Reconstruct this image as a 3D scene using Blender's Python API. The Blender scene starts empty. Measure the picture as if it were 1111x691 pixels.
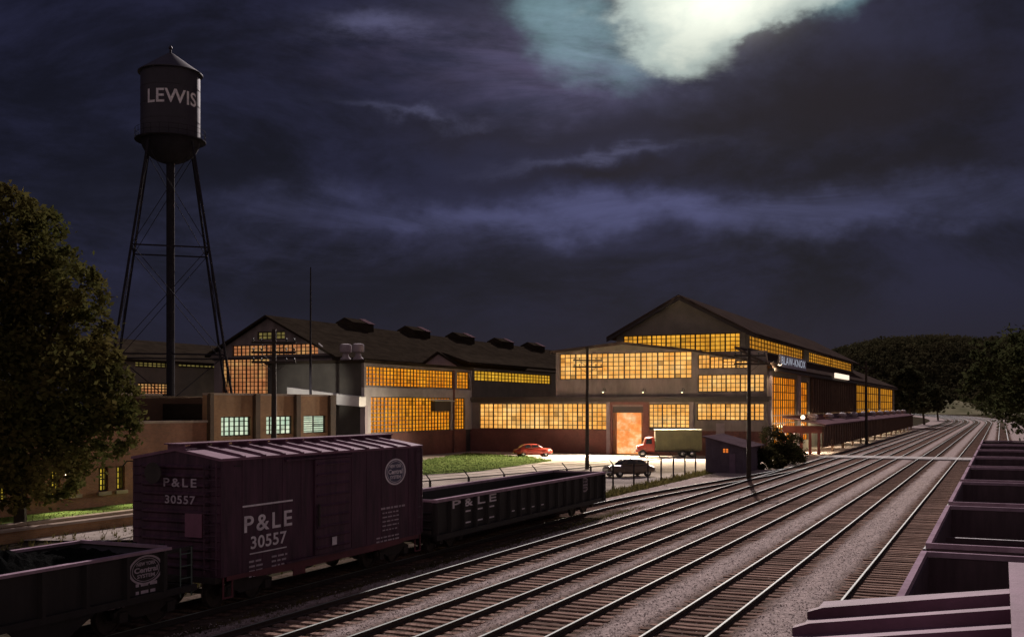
import bpy, bmesh, math, random
from mathutils import Vector, Matrix
R = math.radians
rnd = random.Random(7)
scene = bpy.context.scene
COL = scene.collection

# ------------------------------------------------------------------ frames
H = 5.8                      # eye height over the rail tops
FPX, CX, HY = 1150.0, 555.5, 440.0
TH = math.atan(530.5 / FPX)  # the straight tracks run this much to the right of north
ST, CT = math.sin(TH), math.cos(TH)
ROT = math.pi / 2 - TH
GZ = -0.35                   # yard level

def W(s, u, z=0.0):          # track frame -> world
    return Vector((s * ST + u * CT, s * CT - u * ST, z))
def Fs(px, py, s):           # on a plane across the tracks
    t = (px - CX) / FPX; d = s / (t * ST + CT); X = t * d
    return X * CT - d * ST, H + (HY - py) * d / FPX
def Fu(px, py, u):           # on a plane along the tracks
    t = (px - CX) / FPX; d = u / (t * CT - ST); X = t * d
    return X * ST + d * CT, H + (HY - py) * d / FPX
def Fg(px, py, z=GZ):        # on the ground
    d = FPX * (H - z) / (py - HY); X = (px - CX) / FPX * d
    return X * ST + d * CT, X * CT - d * ST
def Fd(px, py, d):           # at a distance, world
    return Vector(((px - CX) / FPX * d, d, H + (HY - py) * d / FPX))
def su_of(p):
    return p.x * ST + p.y * CT, p.x * CT - p.y * ST

# ------------------------------------------------------------------ materials
MATS = {}
def new_mat(name):
    m = bpy.data.materials.new(name); m.use_nodes = True
    nt = m.node_tree; b = nt.nodes['Principled BSDF']
    MATS[name] = m
    return m, nt, b
def ramp(nt, src, stops, interp='LINEAR'):
    r = nt.nodes.new('ShaderNodeValToRGB'); r.color_ramp.interpolation = interp
    el = r.color_ramp.elements
    while len(el) < len(stops): el.new(0.5)
    for e, (p, c) in zip(el, stops):
        e.position = p; e.color = (c[0], c[1], c[2], 1)
    nt.links.new(src, r.inputs[0]); return r
def noise(nt, scale, detail=5, rough=0.6, vec=None, coord='Object', stretch=None):
    if vec is None:
        tc = nt.nodes.new('ShaderNodeTexCoord'); vec = tc.outputs[coord]
    if stretch:
        mp = nt.nodes.new('ShaderNodeMapping'); mp.inputs['Scale'].default_value = stretch
        nt.links.new(vec, mp.inputs[0]); vec = mp.outputs[0]
    n = nt.nodes.new('ShaderNodeTexNoise'); n.inputs['Scale'].default_value = scale
    n.inputs['Detail'].default_value = detail; n.inputs['Roughness'].default_value = rough
    nt.links.new(vec, n.inputs['Vector']); return n
def bump(nt, b, h, strength, dist):
    bp = nt.nodes.new('ShaderNodeBump'); bp.inputs['Strength'].default_value = strength
    bp.inputs['Distance'].default_value = dist
    nt.links.new(h, bp.inputs['Height']); nt.links.new(bp.outputs[0], b.inputs['Normal'])
def mat(name, c, c2=None, scale=3.0, rough=0.8, metal=0.0, bmp=0.0, bscale=None, bdist=0.02, stretch=None, rnd_obj=0.0, spec=0.5):
    m, nt, b = new_mat(name)
    c2 = c2 or tuple(x * 0.6 for x in c)
    n = noise(nt, scale, 6, 0.65, stretch=stretch)
    r = ramp(nt, n.outputs['Fac'], [(0.32, c2), (0.68, c)])
    out = r.outputs[0]
    if rnd_obj:
        oi = nt.nodes.new('ShaderNodeObjectInfo')
        hs = nt.nodes.new('ShaderNodeHueSaturation')
        ma = nt.nodes.new('ShaderNodeMath'); ma.operation = 'MULTIPLY_ADD'
        ma.inputs[1].default_value = rnd_obj; ma.inputs[2].default_value = 1 - rnd_obj / 2
        nt.links.new(oi.outputs['Random'], ma.inputs[0]); nt.links.new(ma.outputs[0], hs.inputs['Value'])
        nt.links.new(out, hs.inputs['Color']); out = hs.outputs[0]
    nt.links.new(out, b.inputs['Base Color'])
    b.inputs['Roughness'].default_value = rough; b.inputs['Metallic'].default_value = metal
    b.inputs['Specular IOR Level'].default_value = spec
    if bmp:
        nb = noise(nt, bscale or scale * 8, 8, 0.7)
        bump(nt, b, nb.outputs['Fac'], bmp, bdist)
    return m
def brick(name, c1, c2, mortar):
    m, nt, b = new_mat(name)
    tc = nt.nodes.new('ShaderNodeTexCoord'); sp = nt.nodes.new('ShaderNodeSeparateXYZ')
    nt.links.new(tc.outputs['Object'], sp.inputs[0])
    ad = nt.nodes.new('ShaderNodeMath'); nt.links.new(sp.outputs[0], ad.inputs[0]); nt.links.new(sp.outputs[1], ad.inputs[1])
    cb = nt.nodes.new('ShaderNodeCombineXYZ'); nt.links.new(ad.outputs[0], cb.inputs[0]); nt.links.new(sp.outputs[2], cb.inputs[1])
    bt = nt.nodes.new('ShaderNodeTexBrick'); nt.links.new(cb.outputs[0], bt.inputs['Vector'])
    bt.inputs['Scale'].default_value = 1.0; bt.inputs['Brick Width'].default_value = 0.24; bt.inputs['Row Height'].default_value = 0.085
    bt.inputs['Mortar Size'].default_value = 0.012
    bt.inputs['Color1'].default_value = (*c1, 1); bt.inputs['Color2'].default_value = (*c2, 1); bt.inputs['Mortar'].default_value = (*mortar, 1)
    n = noise(nt, 0.5, 6, 0.7)
    r = ramp(nt, n.outputs['Fac'], [(0.3, (0.55, 0.55, 0.55)), (0.7, (1.1, 1.1, 1.1))])
    mx = nt.nodes.new('ShaderNodeMix'); mx.data_type = 'RGBA'; mx.blend_type = 'MULTIPLY'; mx.inputs[0].default_value = 1
    nt.links.new(bt.outputs['Color'], mx.inputs[6]); nt.links.new(r.outputs[0], mx.inputs[7])
    nt.links.new(mx.outputs[2], b.inputs['Base Color']); b.inputs['Roughness'].default_value = 0.9
    bump(nt, b, bt.outputs['Fac'], -0.4, 0.01)
    return m
def lit(name, cols, strength, scale=0.35, vs=1.0):
    """a lit, dirty pane: light varies with what stands behind it"""
    m = bpy.data.materials.new(name); m.use_nodes = True; nt = m.node_tree; MATS[name] = m
    nt.nodes.remove(nt.nodes['Principled BSDF'])
    n = noise(nt, scale, 6, 0.7, stretch=(1, 1, 1.3))
    r = ramp(nt, n.outputs['Fac'], cols)
    tc = nt.nodes.new('ShaderNodeTexCoord')
    vo = nt.nodes.new('ShaderNodeTexVoronoi'); vo.inputs['Scale'].default_value = vs; vo.distance = 'CHEBYCHEV'
    nt.links.new(tc.outputs['Object'], vo.inputs['Vector'])
    sp = nt.nodes.new('ShaderNodeSeparateColor'); nt.links.new(vo.outputs['Color'], sp.inputs[0])
    mr = nt.nodes.new('ShaderNodeMapRange'); mr.inputs[3].default_value = 0.86 * strength; mr.inputs[4].default_value = 1.14 * strength
    nt.links.new(sp.outputs[0], mr.inputs[0])
    at = nt.nodes.new('ShaderNodeAttribute'); at.attribute_name = 'tone'
    mt = nt.nodes.new('ShaderNodeMath'); mt.operation = 'MULTIPLY'
    if name == 'lit_doorway': mt.inputs[1].default_value = 1.0
    else: nt.links.new(at.outputs['Fac'], mt.inputs[1])
    nt.links.new(mr.outputs[0], mt.inputs[0])
    e = nt.nodes.new('ShaderNodeEmission'); nt.links.new(r.outputs[0], e.inputs[0]); nt.links.new(mt.outputs[0], e.inputs[1])
    gl = nt.nodes.new('ShaderNodeBsdfGlossy'); gl.inputs['Roughness'].default_value = 0.15; gl.inputs['Color'].default_value = (0.04, 0.04, 0.04, 1)
    ad = nt.nodes.new('ShaderNodeAddShader'); nt.links.new(e.outputs[0], ad.inputs[0]); nt.links.new(gl.outputs[0], ad.inputs[1])
    nt.links.new(ad.outputs[0], nt.nodes['Material Output'].inputs[0])
    return m
def emit(name, c, s):
    m = bpy.data.materials.new(name); m.use_nodes = True; nt = m.node_tree; MATS[name] = m
    nt.nodes.remove(nt.nodes['Principled BSDF'])
    e = nt.nodes.new('ShaderNodeEmission'); e.inputs[0].default_value = (*c, 1); e.inputs[1].default_value = s
    nt.links.new(e.outputs[0], nt.nodes['Material Output'].inputs[0]); return m
def leafmat(name, c1, c2, tr=0.35, scale=0.5):
    m = bpy.data.materials.new(name); m.use_nodes = True; nt = m.node_tree; MATS[name] = m
    nt.nodes.remove(nt.nodes['Principled BSDF'])
    n = noise(nt, scale, 4, 0.7); r = ramp(nt, n.outputs['Fac'], [(0.3, c1), (0.7, c2)])
    d = nt.nodes.new('ShaderNodeBsdfDiffuse'); t = nt.nodes.new('ShaderNodeBsdfTranslucent')
    nt.links.new(r.outputs[0], d.inputs[0]); nt.links.new(r.outputs[0], t.inputs[0])
    mx = nt.nodes.new('ShaderNodeMixShader'); mx.inputs[0].default_value = tr
    nt.links.new(d.outputs[0], mx.inputs[1]); nt.links.new(t.outputs[0], mx.inputs[2])
    nt.links.new(mx.outputs[0], nt.nodes['Material Output'].inputs[0]); return m

roof_dark = mat('roof_dark', (0.046, 0.036, 0.026), (0.024, 0.019, 0.014), 0.5, 0.95, spec=0.04, bmp=0.4, bscale=3, stretch=(1, 1, 4))
roof_hall = mat('roof_hall', (0.075, 0.056, 0.048), (0.042, 0.032, 0.028), 0.4, 0.9, spec=0.06, bmp=0.4, bscale=3)
stucco = mat('grey_render', (0.32, 0.265, 0.25), (0.15, 0.125, 0.115), 0.45, 0.9, bmp=0.3, stretch=(1, 1, .35))
stucco_dk = mat('dark_sheeting', (0.27, 0.24, 0.19), (0.18, 0.16, 0.125), 0.5, 0.85, bmp=0.3)
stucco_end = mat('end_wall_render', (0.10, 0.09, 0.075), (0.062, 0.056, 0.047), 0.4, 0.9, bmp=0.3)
pale_trim = mat('pale_trim', (0.40, 0.33, 0.35), (0.28, 0.23, 0.245), 0.8, 0.8)
white_paint = mat('white_paint', (0.78, 0.76, 0.72), (0.62, 0.60, 0.56), 0.5, 0.6)
trim_dk = mat('dark_trim', (0.05, 0.04, 0.038), (0.03, 0.025, 0.024), 1.0, 0.7)
frame_dk = mat('window_steel', (0.045, 0.032, 0.022), (0.03, 0.022, 0.016), 2.0, 0.6)
brick_red = brick('red_brick', (0.22, 0.065, 0.05), (0.16, 0.05, 0.04), (0.16, 0.11, 0.10))
brick_brown = brick('brown_brick', (0.44, 0.23, 0.095), (0.34, 0.17, 0.07), (0.36, 0.25, 0.15))
brick_annex = brick('annex_brick', (0.36, 0.14, 0.07), (0.27, 0.10, 0.05), (0.28, 0.18, 0.12))
brick_pier = brick('dark_brick', (0.12, 0.065, 0.035), (0.09, 0.05, 0.028), (0.12, 0.09, 0.06))
coping = mat('stone_coping', (0.42, 0.34, 0.27), (0.3, 0.24, 0.19), 1.0, 0.85)
wood_pole = mat('creosoted_pole', (0.04, 0.028, 0.02), (0.022, 0.016, 0.012), 4, 0.85)
steel_dk = mat('dark_steel', (0.03, 0.028, 0.034), (0.018, 0.016, 0.02), 2, 0.9, spec=0.08)
tank_paint = mat('tank_paint', (0.030, 0.025, 0.038), (0.018, 0.015, 0.024), 0.5, 0.55)
lamp_enamel = mat('lamp_enamel', (0.25, 0.25, 0.24), None, 5, 0.4)
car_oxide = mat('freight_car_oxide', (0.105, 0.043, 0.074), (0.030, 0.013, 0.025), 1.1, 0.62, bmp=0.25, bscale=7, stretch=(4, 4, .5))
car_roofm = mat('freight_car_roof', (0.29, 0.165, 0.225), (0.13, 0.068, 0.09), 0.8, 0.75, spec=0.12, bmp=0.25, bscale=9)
car_sill = mat('oxide_sill', (0.17, 0.05, 0.06), (0.10, 0.032, 0.04), 1.5, 0.65)
car_black = mat('freight_car_black', (0.024, 0.021, 0.019), (0.012, 0.011, 0.0105), 0.9, 0.6, bmp=0.25, bscale=7, stretch=(4, 4, .5))
car_rim = mat('moonlit_rim_steel', (0.42, 0.31, 0.37), (0.28, 0.20, 0.24), 2.5, 0.7, spec=0.15)  # pale moonlit look of the rims put into the colour
gear = mat('running_gear', (0.05, 0.042, 0.036), (0.03, 0.024, 0.02), 3, 0.7)
wheel_m = mat('wheel_steel', (0.13, 0.105, 0.085), (0.07, 0.055, 0.045), 3, 0.5, 0.4)
hopper_in = mat('hopper_inside', (0.10, 0.062, 0.072), (0.04, 0.024, 0.028), 1.0, 0.7, stretch=(3, 3, .5), bmp=0.3, bscale=6)
letter_w = mat('lettering_white', (0.88, 0.85, 0.88), (0.58, 0.54, 0.58), 3.5, 0.7)
letter_f = mat('lettering_faded', (0.55, 0.48, 0.53), (0.36, 0.31, 0.35), 6, 0.7)
herald_bl = mat('herald_blue', (0.10, 0.10, 0.17), (0.07, 0.07, 0.12), 5, 0.6)
coal_m = mat('coal', (0.014, 0.015, 0.014), (0.007, 0.007, 0.007), 4, 0.95, spec=0.05, bmp=1.0, bscale=7, bdist=0.15)
railtop = mat('rail_head', (0.30, 0.34, 0.30), (0.18, 0.21, 0.185), 0.35, 0.7, 0.25, spec=0.15)
railweb = mat('rail_web', (0.055, 0.042, 0.034), (0.035, 0.026, 0.022), 5, 0.8)
tie_m = mat('tie_wood', (0.36, 0.25, 0.20), (0.15, 0.10, 0.08), 2.2, 0.9, bmp=0.5, bscale=12, stretch=(7, 1, 1), rnd_obj=0.7, spec=0.1)
concrete = mat('yard_concrete', (0.52, 0.46, 0.40), (0.27, 0.235, 0.205), 0.22, 0.9, bmp=0.2, bscale=4)
crossing_m = mat('crossing_boards', (0.55, 0.53, 0.50), (0.4, 0.38, 0.37), 0.6, 0.85)
grass_m = mat('lawn_grass', (0.13, 0.17, 0.055), (0.075, 0.11, 0.035), 0.5, 0.95, bmp=0.8, bscale=9, bdist=0.08)
soil_m = mat('bare_soil', (0.075, 0.06, 0.045), (0.035, 0.034, 0.02), 0.18, 0.95, bmp=0.8, bscale=2.5, bdist=0.12)
weed_m = leafmat('weeds', (0.05, 0.055, 0.02), (0.15, 0.12, 0.045), 0.3, 0.3)
drygrass = mat('dry_grass', (0.25, 0.23, 0.15), (0.13, 0.13, 0.075), 0.06, 0.95, bmp=0.6, bscale=0.5, bdist=0.5)
hill_m = mat('hill_soil', (0.04, 0.04, 0.025), (0.025, 0.026, 0.016), 0.05, 0.95)
bark = mat('bark', (0.07, 0.05, 0.035), (0.04, 0.03, 0.02), 4, 0.9, bmp=0.6)
leaf_near = leafmat('autumn_leaves', (0.052, 0.066, 0.02), (0.125, 0.098, 0.033), 0.25, 0.28)
leaf_right = leafmat('green_leaves', (0.024, 0.030, 0.013), (0.062, 0.066, 0.027), 0.35, 0.3)
leaf_bush = leafmat('bush_leaves', (0.018, 0.02, 0.01), (0.05, 0.045, 0.022), 0.2, 0.4)
leaf_far = leafmat('dark_leaves', (0.03, 0.034, 0.018), (0.075, 0.07, 0.035), 0.25, 0.1)
hut_m = mat('hut_boards', (0.13, 0.10, 0.135), (0.08, 0.06, 0.085), 0.9, 0.85, bmp=0.3)
hut_roof = mat('hut_roof_felt', (0.11, 0.08, 0.09), (0.07, 0.05, 0.056), 0.8, 0.95, spec=0.05, bmp=0.3)
dock_red = mat('dock_red_paint', (0.24, 0.07, 0.055), (0.16, 0.05, 0.042), 0.8, 0.7)
dock_roofm = mat('dock_roof_sheet', (0.18, 0.115, 0.13), (0.10, 0.066, 0.076), 0.7, 0.8, spec=0.1)
dock_slat = mat('dock_slats', (0.15, 0.085, 0.055), (0.09, 0.052, 0.034), 1, 0.8)
galv = mat('galvanised', (0.075, 0.066, 0.064), (0.045, 0.04, 0.04), 4, 0.5, 0.4)
olive = mat('truck_olive', (0.105, 0.096, 0.038), (0.062, 0.057, 0.024), 0.9, 0.6)
paint_red = mat('paint_red', (0.38, 0.045, 0.025), (0.26, 0.03, 0.02), 2, 0.3)
paint_brown = mat('paint_brown', (0.16, 0.105, 0.07), (0.11, 0.072, 0.05), 2, 0.3)
chrome = mat('chrome', (0.7, 0.7, 0.7), (0.55, 0.55, 0.55), 5, 0.15, 1.0)
glass_dk = mat('car_glass', (0.03, 0.035, 0.04), (0.02, 0.022, 0.025), 5, 0.08)
tyre = mat('tyre_rubber', (0.02, 0.02, 0.02), (0.012, 0.012, 0.012), 5, 0.85)
lens_m = mat('lamp_glass', (0.8, 0.78, 0.7), None, 5, 0.1)
insul = mat('insulator_glass', (0.05, 0.08, 0.08), None, 5, 0.5, spec=.2)

o_front = [(0.24, (0.50, 0.13, 0.02)), (0.38, (0.95, 0.40, 0.07)), (0.55, (1.0, 0.51, 0.135)), (0.75, (1.0, 0.66, 0.27))]
lit_front = lit('lit_front_panes', o_front, 1.0, 0.3, 0.8)
lit_gable = lit('lit_gable_panes', [(0.26, (0.34, 0.12, 0.01)), (0.45, (0.72, 0.31, 0.022)), (0.8, (0.98, 0.52, 0.06))], 0.95, 0.4, 0.9)
lit_office = lit('lit_office_panes', [(0.26, (0.36, 0.085, 0.006)), (0.42, (0.72, 0.22, 0.01)), (0.78, (0.95, 0.42, 0.025))], 0.95, 0.4, 1.0)
lit_shed = lit('lit_shed_panes', [(0.25, (0.50, 0.21, 0.01)), (0.6, (0.80, 0.43, 0.03))], 0.85, 0.4, 1.0)
lit_side = lit('lit_side_panes', [(0.25, (0.45, 0.09, 0.006)), (0.5, (0.92, 0.26, 0.012)), (0.8, (1.0, 0.42, 0.04))], 0.95, 0.3, 0.9)
lit_far = lit('lit_far_panes', [(0.25, (0.36, 0.12, 0.01)), (0.7, (0.62, 0.26, 0.02))], 0.85, 0.25, 0.9)
lit_cler = lit('lit_clerestory_panes', [(0.25, (0.36, 0.12, 0.012)), (0.6, (0.60, 0.26, 0.025))], 0.85, 0.3, 0.9)
lit_pink = lit('lit_pink_panes', [(0.3, (0.30, 0.09, 0.03)), (0.48, (0.50, 0.19, 0.07)), (0.68, (0.58, 0.36, 0.12))], 0.85, 0.22, 0.8)
lit_dim = lit('lit_dim_panes', [(0.3, (0.10, 0.085, 0.02)), (0.7, (0.30, 0.23, 0.07))], 0.7, 0.4, 1.2)
lit_white = lit('lit_white_panes', [(0.3, (0.42, 0.62, 0.46)), (0.6, (0.70, 0.78, 0.56)), (0.8, (0.85, 0.85, 0.70))], 0.95, 0.7, 2.0)
lit_yellow = lit('lit_yellow_panes', [(0.3, (0.55, 0.34, 0.02)), (0.7, (0.95, 0.72, 0.08))], 0.9, 1.0, 3.0)
lit_door = lit('lit_doorway', [(0.3, (1.0, 0.20, 0.03)), (0.5, (1.0, 0.36, 0.10)), (0.7, (1.0, 0.75, 0.42))], 1.05, 0.55, 0.5)
bulb_m = emit('bulb_glow', (1.0, 0.78, 0.45), 6.0)
tube_m = emit('tube_glow', (1.0, 0.80, 0.62), 1.3)
ember_m = emit('hut_window_glow', (1.0, 0.24, 0.04), 0.8)

# ballast: pale stone, stained dark between and beside the rails (oil, cinders)
ballast_m, nt, b = new_mat('ballast_stone')
at = nt.nodes.new('ShaderNodeAttribute'); at.attribute_name = 'stain'
n1 = noise(nt, 0.55, 6, 0.75, stretch=(0.35, 1, 1)); n2 = noise(nt, 5.0, 9, 0.9)
ma = nt.nodes.new('ShaderNodeMath'); ma.operation = 'MULTIPLY_ADD'; ma.inputs[1].default_value = 0.9; ma.inputs[2].default_value = -0.45
nt.links.new(n1.outputs['Fac'], ma.inputs[0])
ad = nt.nodes.new('ShaderNodeMath'); nt.links.new(at.outputs['Fac'], ad.inputs[0]); nt.links.new(ma.outputs[0], ad.inputs[1])
rs = ramp(nt, ad.outputs[0], [(0.08, (0.41, 0.345, 0.32)), (0.42, (0.27, 0.215, 0.19)), (0.85, (0.10, 0.078, 0.06))])
rg = ramp(nt, n2.outputs['Fac'], [(0.34, (0.25, 0.24, 0.24)), (0.50, (0.9, 0.9, 0.9)), (0.64, (1.55, 1.5, 1.5))])
mx = nt.nodes.new('ShaderNodeMix'); mx.data_type = 'RGBA'; mx.blend_type = 'MULTIPLY'; mx.inputs[0].default_value = 1
nt.links.new(rs.outputs[0], mx.inputs[6]); nt.links.new(rg.outputs[0], mx.inputs[7])
nt.links.new(mx.outputs[2], b.inputs['Base Color']); b.inputs['Roughness'].default_value = 0.95; b.inputs['Specular IOR Level'].default_value = 0.08
bump(nt, b, n2.outputs['Fac'], 0.45, 0.04)

def matte(m):
    """dead matt surface: no grazing sheen"""
    nt = m.node_tree; b = nt.nodes['Principled BSDF']; d = nt.nodes.new('ShaderNodeBsdfDiffuse'); d.inputs['Roughness'].default_value = 0.0
    for a, c in (('Base Color', 'Color'), ('Normal', 'Normal')):
        if b.inputs[a].links: nt.links.new(b.inputs[a].links[0].from_socket, d.inputs[c])
    nt.links.new(d.outputs[0], nt.nodes['Material Output'].inputs[0])
for m in (roof_dark, roof_hall, ballast_m, dock_roofm, hut_roof, concrete, soil_m, tie_m, hill_m, drygrass, grass_m, crossing_m, car_rim, coal_m, coping, galv): matte(m)

# chain link: thin crossed wires, open between
link_m, nt, b = new_mat('chain_link_wire')
tc = nt.nodes.new('ShaderNodeTexCoord')
sp = nt.nodes.new('ShaderNodeSeparateXYZ'); nt.links.new(tc.outputs['Object'], sp.inputs[0])
outs = []
for sg in (1, -1):
    a1 = nt.nodes.new('ShaderNodeMath'); a1.operation = 'MULTIPLY_ADD'; a1.inputs[1].default_value = sg
    nt.links.new(sp.outputs[2], a1.inputs[0]); nt.links.new(sp.outputs[0], a1.inputs[2])
    m1 = nt.nodes.new('ShaderNodeMath'); m1.operation = 'PINGPONG'; m1.inputs[1].default_value = 0.06
    nt.links.new(a1.outputs[0], m1.inputs[0])
    l1 = nt.nodes.new('ShaderNodeMath'); l1.operation = 'LESS_THAN'; l1.inputs[1].default_value = 0.005
    nt.links.new(m1.outputs[0], l1.inputs[0]); outs.append(l1.outputs[0])
mxm = nt.nodes.new('ShaderNodeMath'); mxm.operation = 'MAXIMUM'
nt.links.new(outs[0], mxm.inputs[0]); nt.links.new(outs[1], mxm.inputs[1])
nt.links.new(mxm.outputs[0], b.inputs['Alpha']); b.inputs['Base Color'].default_value = (0.12, 0.11, 0.11, 1); b.inputs['Roughness'].default_value = 0.6

# ------------------------------------------------------------------ mesh building
FRAME = {}     # object name -> None (plain local) or (s0, u0, z0) track frame
KIDS = {}
class MB:
    def __init__(self): self.v = []; self.f = []; self.mi = []
    def add(self, vs, fs, m=0):
        o = len(self.v); self.v += [tuple(x) for x in vs]
        for f in fs: self.f.append(tuple(i + o for i in f)); self.mi.append(m)
        return self
    def box(self, a0, a1, b0, b1, c0, c1, m=0):
        vs = [(a, b, c) for a in (a0, a1) for b in (b0, b1) for c in (c0, c1)]
        return self.add(vs, [(0, 1, 3, 2), (4, 6, 7, 5), (0, 4, 5, 1), (2, 3, 7, 6), (0, 2, 6, 4), (1, 5, 7, 3)], m)
    def quad(self, *p, m=0): return self.add(p, [tuple(range(len(p)))], m)
    def prism(self, poly, ax, a0, a1, m=0):
        """poly in the two other axes (in order), extruded along axis ax"""
        n = len(poly); vs = []
        for a in (a0, a1):
            for p in poly:
                q = list(p); q.insert(ax, a); vs.append(q)
        fs = [tuple(range(n)), tuple(range(n, 2 * n))] + [(i, (i + 1) % n, n + (i + 1) % n, n + i) for i in range(n)]
        return self.add(vs, fs, m)
    def tube(self, p0, p1, r0, r1=None, n=8, m=0, cap=True):
        p0 = Vector(p0); p1 = Vector(p1); r1 = r0 if r1 is None else r1
        d = (p1 - p0).normalized(); x = d.orthogonal().normalized(); y = d.cross(x)
        vs = []
        for p, r in ((p0, r0), (p1, r1)):
            for i in range(n):
                a = 2 * math.pi * i / n; vs.append(p + (x * math.cos(a) + y * math.sin(a)) * r)
        fs = [(i, (i + 1) % n, n + (i + 1) % n, n + i) for i in range(n)]
        if cap: fs += [tuple(range(n)), tuple(range(n, 2 * n))]
        return self.add(vs, fs, m)
    def path(self, pts, r, n=6, m=0):
        for a, b_ in zip(pts[:-1], pts[1:]): self.tube(a, b_, r, r, n, m)
        return self
    def lathe(self, prof, n=24, c=(0, 0, 0), m=0, axis=2):
        """prof: (radius, height) pairs"""
        vs = []
        for r, h in prof:
            for i in range(n):
                a = 2 * math.pi * i / n; q = [r * math.cos(a), r * math.sin(a)]; q.insert(axis, h)
                vs.append((q[0] + c[0], q[1] + c[1], q[2] + c[2]))
        fs = []
        for k in range(len(prof) - 1):
            for i in range(n): fs.append((k * n + i, k * n + (i + 1) % n, (k + 1) * n + (i + 1) % n, (k + 1) * n + i))
        fs += [tuple(range(n)), tuple(range((len(prof) - 1) * n, len(prof) * n))]
        return self.add(vs, fs, m)
    def build(self, name, mats, parent=None, smooth=False, fix=True, frame='inherit', label=None):
        if not isinstance(mats, (list, tuple)): mats = [mats]
        if frame == 'inherit': frame = FRAME.get(parent.name) if parent else None
        vs = self.v
        if frame: vs = [(a - frame[0], -(u_ - frame[1]), z - frame[2]) for a, u_, z in vs]
        me = bpy.data.meshes.new(name); me.from_pydata(vs, [], self.f)
        for m in mats: me.materials.append(m)
        if len(mats) > 1: me.polygons.foreach_set('material_index', self.mi)
        if fix:
            bm = bmesh.new(); bm.from_mesh(me); bmesh.ops.recalc_face_normals(bm, faces=bm.faces[:]); bm.to_mesh(me); bm.free()
        if smooth:
            me.shade_smooth()
            if smooth is not True: me.set_sharp_from_angle(angle=R(smooth))
        me.update()
        o = bpy.data.objects.new(name, me); COL.objects.link(o)
        if parent: o.parent = parent; KIDS.setdefault(parent.name, []).append(o)
        FRAME[o.name] = frame
        if label: o['label'] = label
        return o
def tag(o, label=None, cat=None, group=None, kind=None):
    if label: o['label'] = label
    if cat: o['category'] = cat
    if group: o['group'] = group
    if kind: o['kind'] = kind
    return o
def thing(name, label, cat, loc=(0, 0, 0), rz=0.0, group=None):
    o = bpy.data.objects.new(name, None); COL.objects.link(o); o.empty_display_size = 0.3
    o.location = loc; o.rotation_euler = (0, 0, rz); FRAME[o.name] = None
    return tag(o, label, cat, group)
def tthing(name, label, cat, s, u, z=GZ, group=None, su=True):
    o = thing(name, label, cat, W(s, u, z), ROT, group)
    if su: FRAME[o.name] = (s, u, z)
    return o
def place(o, s, u, z=0.0, turn=0.0):
    o.location = W(s, u, z); o.rotation_euler = (0, 0, ROT + turn)
def dup(o, parent=None):
    c = o.copy(); COL.objects.link(c); FRAME[c.name] = FRAME.get(o.name)
    if parent: c.parent = parent; KIDS.setdefault(parent.name, []).append(c)
    for k in KIDS.get(o.name, []): dup(k, c)
    return c
def structure(o, kind='structure'): o['kind'] = kind; return o

def text_verts(txt, size, align='CENTER', bold=0.0, space=1.0):
    cu = bpy.data.curves.new('t', 'FONT'); cu.body = txt; cu.size = size; cu.align_x = align; cu.align_y = 'CENTER'
    cu.offset = bold; cu.space_character = space; cu.resolution_u = 4
    ob = bpy.data.objects.new('t', cu)
    me = bpy.data.meshes.new_from_object(ob)
    v = [tuple(p.co) for p in me.vertices]; f = [tuple(p.vertices) for p in me.polygons]
    bpy.data.objects.remove(ob); bpy.data.curves.remove(cu); bpy.data.meshes.remove(me)
    if not f and bold: return text_verts(txt, size, align, 0.0, space)
    return v, f
def put_text(mb, txt, size, fn, m=0, **kw):
    sx = kw.pop('sx', 1.0); fit = kw.pop('fit', None)
    v, f = text_verts(txt, size, **kw)
    if fit: sx = fit / (max(p[0] for p in v) - min(p[0] for p in v)); mb.add([fn(x * sx, y) for x, y, _ in v], f, m)

# ------------------------------------------------------------------ facades
def P(plane, off, a, z):
    return (off, a, z) if plane == 's' else (a, off, z)
def facade(mb, plane, off, a0, a1, z0, z1, holes, thick, m=0):
    bk = off + thick if plane == 's' else off - thick
    xs = sorted({a0, a1} | {h[0] for h in holes} | {h[1] for h in holes}); zs = sorted({z0, z1} | {h[2] for h in holes} | {h[3] for h in holes})
    xs = [x for x in xs if a0 <= x <= a1]; zs = [z for z in zs if z0 <= z <= z1]
    inside = lambda x, z: any(h[0] < x < h[1] and h[2] < z < h[3] for h in holes)
    for i in range(len(xs) - 1):
        for j in range(len(zs) - 1):
            if not inside((xs[i] + xs[i + 1]) / 2, (zs[j] + zs[j + 1]) / 2):
                mb.quad(P(plane, off, xs[i], zs[j]), P(plane, off, xs[i + 1], zs[j]), P(plane, off, xs[i + 1], zs[j + 1]), P(plane, off, xs[i], zs[j + 1]), m=m)
    for (x0, x1, y0, y1) in list(holes) + [(a0, a1, z0, z1)]:
        c = [(x0, y0), (x1, y0), (x1, y1), (x0, y1)]
        for i in range(4):
            p, q = c[i], c[(i + 1) % 4]
            mb.quad(P(plane, off, *p), P(plane, off, *q), P(plane, bk, *q), P(plane, bk, *p), m=m)
    return mb
trnd = random.Random(77)
def pbox(mb, plane, o0, o1, a0, a1, z0, z1, m=0):
    if plane == 's': mb.box(o0, o1, a0, a1, z0, z1, m)
    else: mb.box(a0, a1, o0, o1, z0, z1, m)
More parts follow.
